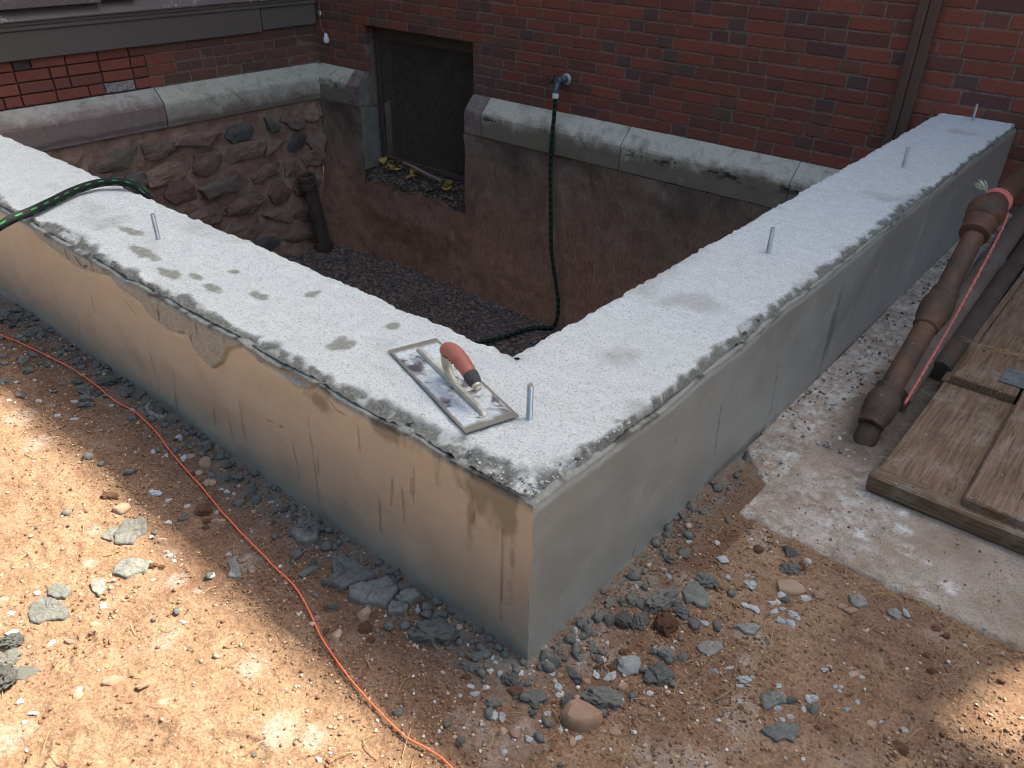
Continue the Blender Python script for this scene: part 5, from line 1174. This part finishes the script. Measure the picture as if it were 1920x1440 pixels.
POLY = [
    [(-0.494,-0.074), (-0.492,-0.043), (-0.462,-0.042), (-0.418,-0.040), (-0.383,-0.043), (-0.393,-0.066), (-0.407,-0.089), (-0.409,-0.111), (-0.438,-0.116), (-0.461,-0.126), (-0.456,-0.097)],  # a
    [(-0.404,-0.099), (-0.390,-0.074), (-0.378,-0.053), (-0.364,-0.027), (-0.320,-0.035), (-0.311,-0.060), (-0.306,-0.085), (-0.328,-0.096), (-0.349,-0.109), (-0.379,-0.120)],  # b
    [(-0.307,-0.057), (-0.307,-0.034), (-0.291,-0.013), (-0.268,-0.023), (-0.271,-0.051), (-0.294,-0.058)],  # c
    [(-0.301,-0.084), (-0.305,-0.068), (-0.270,-0.054), (-0.265,-0.058), (-0.265,-0.074), (-0.285,-0.094)],  # d
    [(-0.643,-0.049), (-0.630,-0.021), (-0.591,-0.031), (-0.567,-0.052), (-0.573,-0.077), (-0.593,-0.087), (-0.629,-0.080)],  # e
    [(-0.903,-0.356), (-0.944,-0.338), (-0.952,-0.321), (-0.965,-0.300), (-0.944,-0.285), (-0.943,-0.272), (-0.924,-0.268), (-0.888,-0.289), (-0.885,-0.305), (-0.884,-0.316), (-0.872,-0.327)],  # f
    [(-0.952,-0.365), (-0.972,-0.338), (-0.957,-0.321), (-0.942,-0.336), (-0.916,-0.352), (-0.940,-0.358)],  # f2
    [(-0.814,-0.405), (-0.830,-0.391), (-0.836,-0.368), (-0.820,-0.350), (-0.786,-0.327), (-0.779,-0.335), (-0.768,-0.354), (-0.777,-0.372), (-0.782,-0.390)],  # g
    [(-0.819,-0.450), (-0.828,-0.434), (-0.809,-0.421), (-0.786,-0.434), (-0.776,-0.452), (-0.794,-0.454)],  # h
    [(-0.668,-0.219), (-0.658,-0.208), (-0.624,-0.217), (-0.599,-0.229), (-0.607,-0.241), (-0.621,-0.249), (-0.639,-0.233)],  # i
    [(-0.871,-0.513), (-0.875,-0.494), (-0.845,-0.479), (-0.827,-0.485), (-0.820,-0.501), (-0.833,-0.513), (-0.855,-0.521)],  # j
    [(-0.836,-0.568), (-0.854,-0.556), (-0.859,-0.528), (-0.839,-0.518), (-0.802,-0.507), (-0.773,-0.513), (-0.768,-0.526), (-0.786,-0.545), (-0.793,-0.565), (-0.813,-0.572)],  # k
    [(0.225,0.247), (0.226,0.267), (0.248,0.282), (0.262,0.287), (0.270,0.272), (0.255,0.245), (0.238,0.241)],  # l
    [(0.254,0.335), (0.264,0.355), (0.289,0.373), (0.301,0.372), (0.301,0.347), (0.284,0.339), (0.267,0.343)],  # m
    [(0.400,0.161), (0.407,0.176), (0.425,0.201), (0.449,0.213), (0.457,0.194), (0.455,0.175), (0.442,0.172), (0.431,0.157), (0.417,0.159)],  # n
    [(0.372,0.224), (0.378,0.243), (0.402,0.257), (0.411,0.246), (0.402,0.229), (0.391,0.207), (0.382,0.208)],  # o
    [(0.404,0.564), (0.419,0.586), (0.436,0.577), (0.447,0.566), (0.435,0.543), (0.423,0.537)],  # q
    [(0.479,0.578), (0.491,0.597), (0.505,0.593), (0.509,0.574), (0.502,0.563), (0.485,0.568)],  # r
    [(0.136,0.350), (0.129,0.377), (0.140,0.396), (0.160,0.392), (0.180,0.380), (0.195,0.361), (0.191,0.346), (0.174,0.339), (0.166,0.344), (0.155,0.330)],  # s
    [(0.370,0.226), (0.386,0.253), (0.406,0.257), (0.412,0.244), (0.382,0.215)],  # t
    [(-1.334,-0.049), (-1.348,-0.025), (-1.300,-0.018), (-1.255,-0.025), (-1.238,-0.045), (-1.279,-0.058)],  # u
]
def lump(sub, seed, amp, freq, flatb=-.35, cuts=0, sharp=0.0):
    V, F = ICO[sub]; V = V.copy(); r = np.random.default_rng(seed)
    d = 1 + amp * fbm(V[:, 0] * freq + seed, V[:, 1] * freq, V[:, 2] * freq, seed=seed, oct=4, gain=.55)
    if sharp: d = d - sharp * np.abs(fbm(V[:, 0] * freq * 1.7, V[:, 1] * freq * 1.7 + seed, V[:, 2] * freq * 1.7, seed=seed + 5, oct=3))
    V = V * d[:, None]
    for _ in range(cuts):
        nrm = r.normal(size=3); nrm /= np.linalg.norm(nrm); k = r.uniform(.55, .8); e = np.maximum(V @ nrm - k, 0); V -= e[:, None] * nrm * .95
    V[:, 2] = np.where(V[:, 2] < flatb, flatb + (V[:, 2] - flatb) * .25, V[:, 2])
    ext = V.max(0) - V.min(0); V = (V - (V.max(0) + V.min(0)) / 2) / ext; V[:, 2] -= V[:, 2].min()
    return V, F
def lm(name, mat_, n, smooth, *a, **k):
    out = [mesh(name, *lump(a[0], 500 + i * 31 + len(name), *a[1:], **k), mat_, smooth) for i in range(n)]
    for me in out: me.set_sharp_from_angle(angle=.55)
    return out
LMS = dict(G=lm('mortar_clump', M['clump'], 10, True, 3, .7, 2.0, cuts=2, sharp=.6), B=lm('mortar_clump', M['clump'], 7, True, 4, .45, 1.9, cuts=1, sharp=.7), S=lm('stone', M['pebble'], 8, True, 3, .32, 1.2, cuts=5), D=lm('dirt_clod', M['clod'], 6, True, 3, .5, 2.2, sharp=.4), W=lm('concrete_chip', M['chip'], 14, True, 3, .75, 1.9, cuts=5, sharp=.4), P=lm('half_pale_clump', M['chipmix'], 2, True, 4, .35, 1.4, cuts=3))
NAMES = dict(G='mortar_clump', B='mortar_clump', S='stone', D='dirt_clod', W='concrete_chip', P='mortar_clump')
CATS = dict(G='mortar clump', B='mortar clump', S='stone', D='dirt clod', W='concrete chip', P='mortar clump')
HAND = {   # nearest item to a spot gets its own label
    ('S', .055, -.165): 'big rounded tan boulder, largest stone on the dirt in front of the wall corner', ('G', .10, -.09): 'large lumpy grey mortar clump beside the tan boulder',
    ('P', .13, .20): 'white-topped grey clump between the boulder and the slab', ('D', .13, .28): 'rough round reddish dirt clod beside the grey clumps near the right wing',
    ('S', -1.0, -.29): 'tan oblong stone alone in the sunlight on the left', ('S', -.69, -.60): 'pale oval stone lying among boot prints in the sunlight'}
def where(x, y):
    if x < -.02 and y > -.27:
        ys_ = float(np.interp(x, [q[0] for q in SP], [q[1] for q in SP]))
        a = 'between the string and left wing' if y > ys_ else 'on shaded dirt outside the string'
        return a + (', far end' if x < -1.2 else ', middle stretch' if x < -.55 else ', near end')
    if x < -.02: return 'on sunlit dirt at lower left' if x < -.3 else 'below the string near the boulder'
    if y < -.02: return 'in front of the wall corner'
    if x < .13: return 'along the foot of the right wing'
    return 'between right wing and slab' if y > .25 else 'on trodden dirt at lower right'
words_ = dict(G=('fist-sized grey mortar clump', 'small grey mortar clump', 'tiny grey mortar lump'), S=('tan stone', 'small tan stone', 'tan pebble'), D=('crumbly reddish dirt clod', 'small reddish dirt clod', 'small reddish dirt clod'), W=('pale whitish concrete chip', 'small whitish concrete chip', 'tiny whitish concrete chip'), P=('half-white grey clump', 'half-white grey clump', 'half-white grey clump'))
allit = []
for k, s in ITEMS.items():
    for tok in s.split(): allit.append([k] + [float(v) for v in tok.split(',')])
hand_for = {}
for (k, x, y), lab in HAND.items():
    c_ = [(math.hypot(it[1] - x, it[2] - y) - (.5 * it[3]), i) for i, it in enumerate(allit) if it[0] == k]
    if c_: hand_for[min(c_)[1]] = lab
ORD = 'first second third fourth fifth sixth seventh eighth ninth tenth eleventh twelfth thirteenth fourteenth fifteenth'.split()
def item_key(it): m_ = max(it[3], it[4]); return words_[it[0]][0 if m_ > .042 else 1 if m_ > .02 else 2], where(it[1], it[2])
fam = {}
for i, it in enumerate(allit):
    if i not in hand_for: fam.setdefault(item_key(it), []).append(i)
for v in fam.values(): v.sort(key=lambda i: math.hypot(allit[i][1], allit[i][2]))
for i, (k, x, y, lx, ly, ang) in enumerate(allit):
    big = k == 'G' and max(lx, ly) > .042
    me = random.choice(LMS['B' if big else k]); o = obj(NAMES[k], me)
    big_s = k == 'S' and lx > .06
    hz_ = (1.25 if big_s else 1) * {'G': .58, 'S': .58, 'D': .62, 'W': .5, 'P': .6}[k] * (lx * ly) ** .5 * random.uniform(.8, 1.15)
    o.scale = (lx * 1.12, ly * 1.12, hz_); o.rotation_euler = (random.uniform(-.15, .15), random.uniform(-.15, .15), math.radians(ang) + random.choice([0, math.pi]))
    base = .013 if (x > .115 and y > .66) else float(ground_h(np.array([x]), np.array([y]))[0])
    o.location = (x, y, base - hz_ * (.28 if k in 'SW' else .14))
    size = 0 if max(lx, ly) > .042 else 1 if max(lx, ly) > .02 else 2
    wh_ = where(x, y)
    if i in hand_for: tag(o, hand_for[i], CATS[k])
    else:
        f_ = fam[item_key((k, x, y, lx, ly))]; w_ = words_[k][size]
        if len(f_) == 1: tag(o, w_ + ' ' + wh_, CATS[k])
        elif len(f_) <= 15: tag(o, ORD[f_.index(i)] + ' ' + w_ + ' from the corner, ' + wh_, CATS[k], w_ + 's ' + wh_)
        else: tag(o, w_ + ' ' + wh_, CATS[k], w_ + 's ' + wh_)

SL = ['broad flat cracked slab of grey mortar close to the left wing near the corner', 'largest smooth grey mortar slab, lying below the left wing', 'small flat grey mortar piece touching the smooth slab by the wall', 'flat grey mortar tongue below the smooth slab', 'cracked grey mortar heap against the left wing',
      'dry grey mortar splat at the sunlight edge below the tan oblong stone', 'thin dry mortar flake beside the splat at the sunlight edge', 'wrinkled dry mortar splat in the sunlight at left', 'small round dry mortar patch in the sunlight at far left', 'upright tongue-shaped grey mortar strip beside the orange string',
      'pale dry mortar patch above the big left splat', 'wide dry mortar splat among pebbles at far left', 'trodden dark mortar patch on the dirt right of the corner', 'trodden grey mortar patch beside white powder', 'flat grooved mortar slab at lower right', 'ragged dark mortar slab just above the grooved slab',
      'grey mortar shard touching the dirt near the slab edge', 'small grey mortar shard beside a white chip below the slab edge', 'round brown-grey mortar disc near the right wing', 'dark ragged mortar slice at lower right', 'long dark mortar slab below the left wing at mid length']
from mathutils.geometry import tessellate_polygon
for i, pl in enumerate(POLY):
    pts = np.array(pl); c_ = pts.mean(0); n = len(pts); out = []
    for j in range(n):
        a, b = pts[j], pts[(j + 1) % n]; m_ = max(3, int(np.linalg.norm(b - a) / .0035))
        for t in np.arange(m_) / m_: out.append(a + (b - a) * t)
    out = np.array(out); out = out + .0028 * np.stack([fbm(out[:, 0] * 90, out[:, 1] * 90, seed=601 + i, oct=3), fbm(out[:, 0] * 90 + 9, out[:, 1] * 90, seed=602 + i, oct=3)], 1)
    th = .016 if i in (0, 1, 2, 3, 4, 20) else .0065; rings = [(1.02, -.012), (1.0, .55), (.965, .92), (.86, 1.0), (.7, 1.04), (.52, 1.06), (.34, 1.06), (.16, 1.07)]
    V, F = [], []; m_ = len(out); g0 = float(ground_h(c_[:1], c_[1:])[0])
    for s_, hh in rings:
        q = c_ + (out - c_) * s_
        cr = np.exp(-(np.abs(fbm(q[:, 0] * 22 + i, q[:, 1] * 22, seed=611, oct=4)) / .035) ** 2)
        z_ = ground_h(q[:, 0], q[:, 1]) * .6 + g0 * .4 + (th * hh * (1 + .45 * fbm(q[:, 0] * 25, q[:, 1] * 25, seed=605 + i, oct=4)) - th * .5 * cr + .0022 * fbm(q[:, 0] * 160, q[:, 1] * 160, seed=607, oct=2) if hh > 0 else -.015)
        V += [(a, b, z) for (a, b), z in zip(q - c_, np.broadcast_to(z_, (m_,)) - g0)]
    for a in range(len(rings) - 1):
        for b in range(m_): d_ = (b + 1) % m_; F.append((a * m_ + b, a * m_ + d_, (a + 1) * m_ + d_, (a + 1) * m_ + b))
    F.append([(len(rings) - 1) * m_ + b for b in range(m_)])
    area = sum(pts[j][0] * pts[(j + 1) % n][1] - pts[(j + 1) % n][0] * pts[j][1] for j in range(n))
    if area < 0: F = [f[::-1] for f in F]
    o = obj('mortar_slab', mesh('mortar_slab', np.array(V), F, M['clump'], True)); o.location = (c_[0], c_[1], g0); tag(o, SL[i], 'mortar slab')

# ------------------------------------------------------------------ crumbs, grit and needles
def spread(n, dens, lo, hi, seed):
    r = np.random.default_rng(seed); x = r.uniform(lo[0], hi[0], n * 6); y = r.uniform(lo[1], hi[1], n * 6)
    ok = ~((x < .004) & (y > -.004)) & ~((y > .655) & (x > .105)) & ~((x < .12) & (y > .80))
    pr = np.where(ok, dens(x, y), 0); s_ = r.uniform(0, 1, len(x)) < pr / (pr.max() + 1e-9); x, y = x[s_][:n], y[s_][:n]
    return x, y
dwl = lambda x, y: np.where(x < 0, np.maximum(-y, 0), np.hypot(np.maximum(x, 0), np.minimum(y, 0)))
def crumbs(name, n, dens, rlo, rhi, mats, label, cat, seed, lo=(-2.3, -.75), hi=(.9, .8)):
    x, y = spread(n, dens, lo, hi, seed); r = np.random.default_rng(seed + 1); rad = rlo + (rhi - rlo) * r.uniform(0, 1, len(x)) ** 3
    scatter(name, np.stack([x, y, ground_h(x, y) + rad * .25], 1), rad, mats, label, cat, seed=seed + 2)
crumbs('dirt_crumbs', 40000, lambda x, y: np.where((y < -.27) & (x < 0), .4, 1.0) * (.25 + .9 * sstep(-.1, .4, fbm(x * 4, y * 4, seed=701, oct=4)) + .6 * np.exp(-dwl(x, y) / .2)), .0007, .0046, [M['soilB'], M['dirt'], M['dirt'], M['clod'], M['dirt'], M['soilA'], M['dirt']], 'loose reddish dirt crumbs scattered over the ground', 'dirt crumbs', 711)
crumbs('grey_grit', 4600, lambda x, y: np.exp(-dwl(x, y) / .045) + .06 * sstep(.1, .4, fbm(x * 6, y * 6, seed=703, oct=3)), .0015, .016, [M['clump']], 'grey mortar grit gathered along the foot of the wall', 'mortar grit', 721)
crumbs('pale_grit', 1900, lambda x, y: .12 + sstep(.12, .5, fbm(x * 5, y * 5, seed=705, oct=4)) * (1 + 1.2 * (x > -.15)) + .8 * np.exp(-((x - .1) ** 2 + (y - .1) ** 2) / .04) + .6 * sstep(.0, .3, fbm(x * 18, y * 18, seed=706)) * (x > .1) * (y > .1), .0009, .0048, [M['chip']], 'tiny whitish concrete crumbs scattered on the dirt', 'concrete crumbs', 731)
crumbs('small_pebbles', 320, lambda x, y: .2 + sstep(.0, .5, fbm(x * 4, y * 4, seed=707, oct=3)) + .6 * np.exp(-dwl(x, y) / .15), .003, .0095, [M['pebble'], M['clod']], 'small tan pebbles lying in the dirt', 'pebbles', 741)
# grit on the slab and along the right wing
r = np.random.default_rng(77); x = np.concatenate([r.uniform(.004, .12, 900), r.uniform(.13, .31, 1200), r.uniform(.12, 1.2, 400)]); y = np.concatenate([r.uniform(.80, 3.3, 900), 1.06 + 2.2 * r.uniform(0, 1, 1200) ** 1.5, r.uniform(.66, .95, 400)])
rad = np.concatenate([.0008 + .006 * r.uniform(0, 1, 900) ** 4, .001 + .009 * r.uniform(0, 1, 1200) ** 4, .0008 + .003 * r.uniform(0, 1, 400) ** 3])
scatter('slab_grit', np.stack([x, y, np.full_like(x, .017)], 1), rad, [M['chip'], M['clump'], M['chip'], M['apron'], M['pebble']], 'pale and dark grit lying on the slab beside the pipes', 'grit', seed=79)
# crumbs of mortar on the wing tops
x = np.concatenate([r.uniform(-2.1, -.02, 130), r.uniform(-.33, -.015, 100)]); y = np.concatenate([.012 + .05 * r.uniform(0, 1, 130) ** 2, r.uniform(.03, 3.4, 100)])
x[130:] = -.012 - .05 * r.uniform(0, 1, 100) ** 2
rad = .0008 + .0055 * r.uniform(0, 1, 230) ** 4
scatter('mortar_crumbs', np.stack([x, y, np.full_like(x, H - .008)], 1), rad, [M['clump']], 'loose grey mortar crumbs along the outer edges of the wall top', 'mortar crumbs', seed=81)
x = np.concatenate([-.012 - .16 * r.uniform(0, 1, 90) ** 1.5, -.012 - .05 * r.uniform(0, 1, 130) ** 1.5]); y = np.concatenate([.012 + .05 * r.uniform(0, 1, 90) ** 1.5, .012 + .30 * r.uniform(0, 1, 130) ** 1.3])
rad = .0009 + .0026 * r.uniform(0, 1, 220) ** 2
scatter('pale_crumbs', np.stack([x, y, np.full_like(x, H - .0055)], 1), rad, [M['concrete'], M['clump'], M['concrete']], 'crumbly pale concrete lumps heaped at the outer corner of the wall top', 'concrete crumbs', seed=83)
# needles and straws
V, F = [], []
def straw(x, y, L, a, wd):
    n = 5; bend = random.uniform(-.9, .9); z0 = float(ground_h(np.array([x]), np.array([y]))[0]) if not (y > .655 and x > .105) else .016
    pts = []
    for i in range(n): pts.append((x, y, z0 + .003 + .004 * math.sin(i / (n - 1) * math.pi))); x += math.cos(a) * L / n; y += math.sin(a) * L / n; a += bend / n
    v, f = tube_geo(np.array(pts), wd, 4); o_ = len(V); V.extend(v.tolist()); F.extend([[q + o_ for q in ff] for ff in f])
for i in range(520):
    if random.random() < .55: x, y = random.uniform(.1, .85), random.uniform(-.1, .68)
    else: x, y = random.uniform(-1.6, .3), random.uniform(-.7, -.01)
    if i < 90: x, y = random.uniform(.2, .9), random.gauss(.63, .03)
    if x < .01 and y > -.02: continue
    straw(x, y, random.uniform(.015, .07), random.uniform(0, 6.28), random.uniform(.0004, .0009))
tag(obj('dry_needles', mesh('dry_needles', np.array(V), F, M['twig'])), 'thin dry pine needles and straws strewn over the dirt', 'needles', kind='stuff')
V, F = [], []
for i in range(70):
    x, y = .40 + random.gauss(0, .05), 1.80 + random.gauss(0, .012); z_ = .064 if y > 1.815 else .0915
    L, a = random.uniform(.02, .06), random.uniform(-.5, .5); v, f = tube_geo(np.array([(x, y, z_ + .001), (x + L * math.cos(a) / 2, y + L * math.sin(a) / 2, z_ + .004), (x + L * math.cos(a), y + L * math.sin(a), z_ + .001)]), .0006, 4); o_ = len(V); V.extend(v.tolist()); F.extend([[q + o_ for q in ff] for ff in f])
tag(obj('plank_needles', mesh('plank_needles', np.array(V), F, M['twig'])), 'dry needles caught along the joint between the hatch planks', 'needles', kind='stuff')
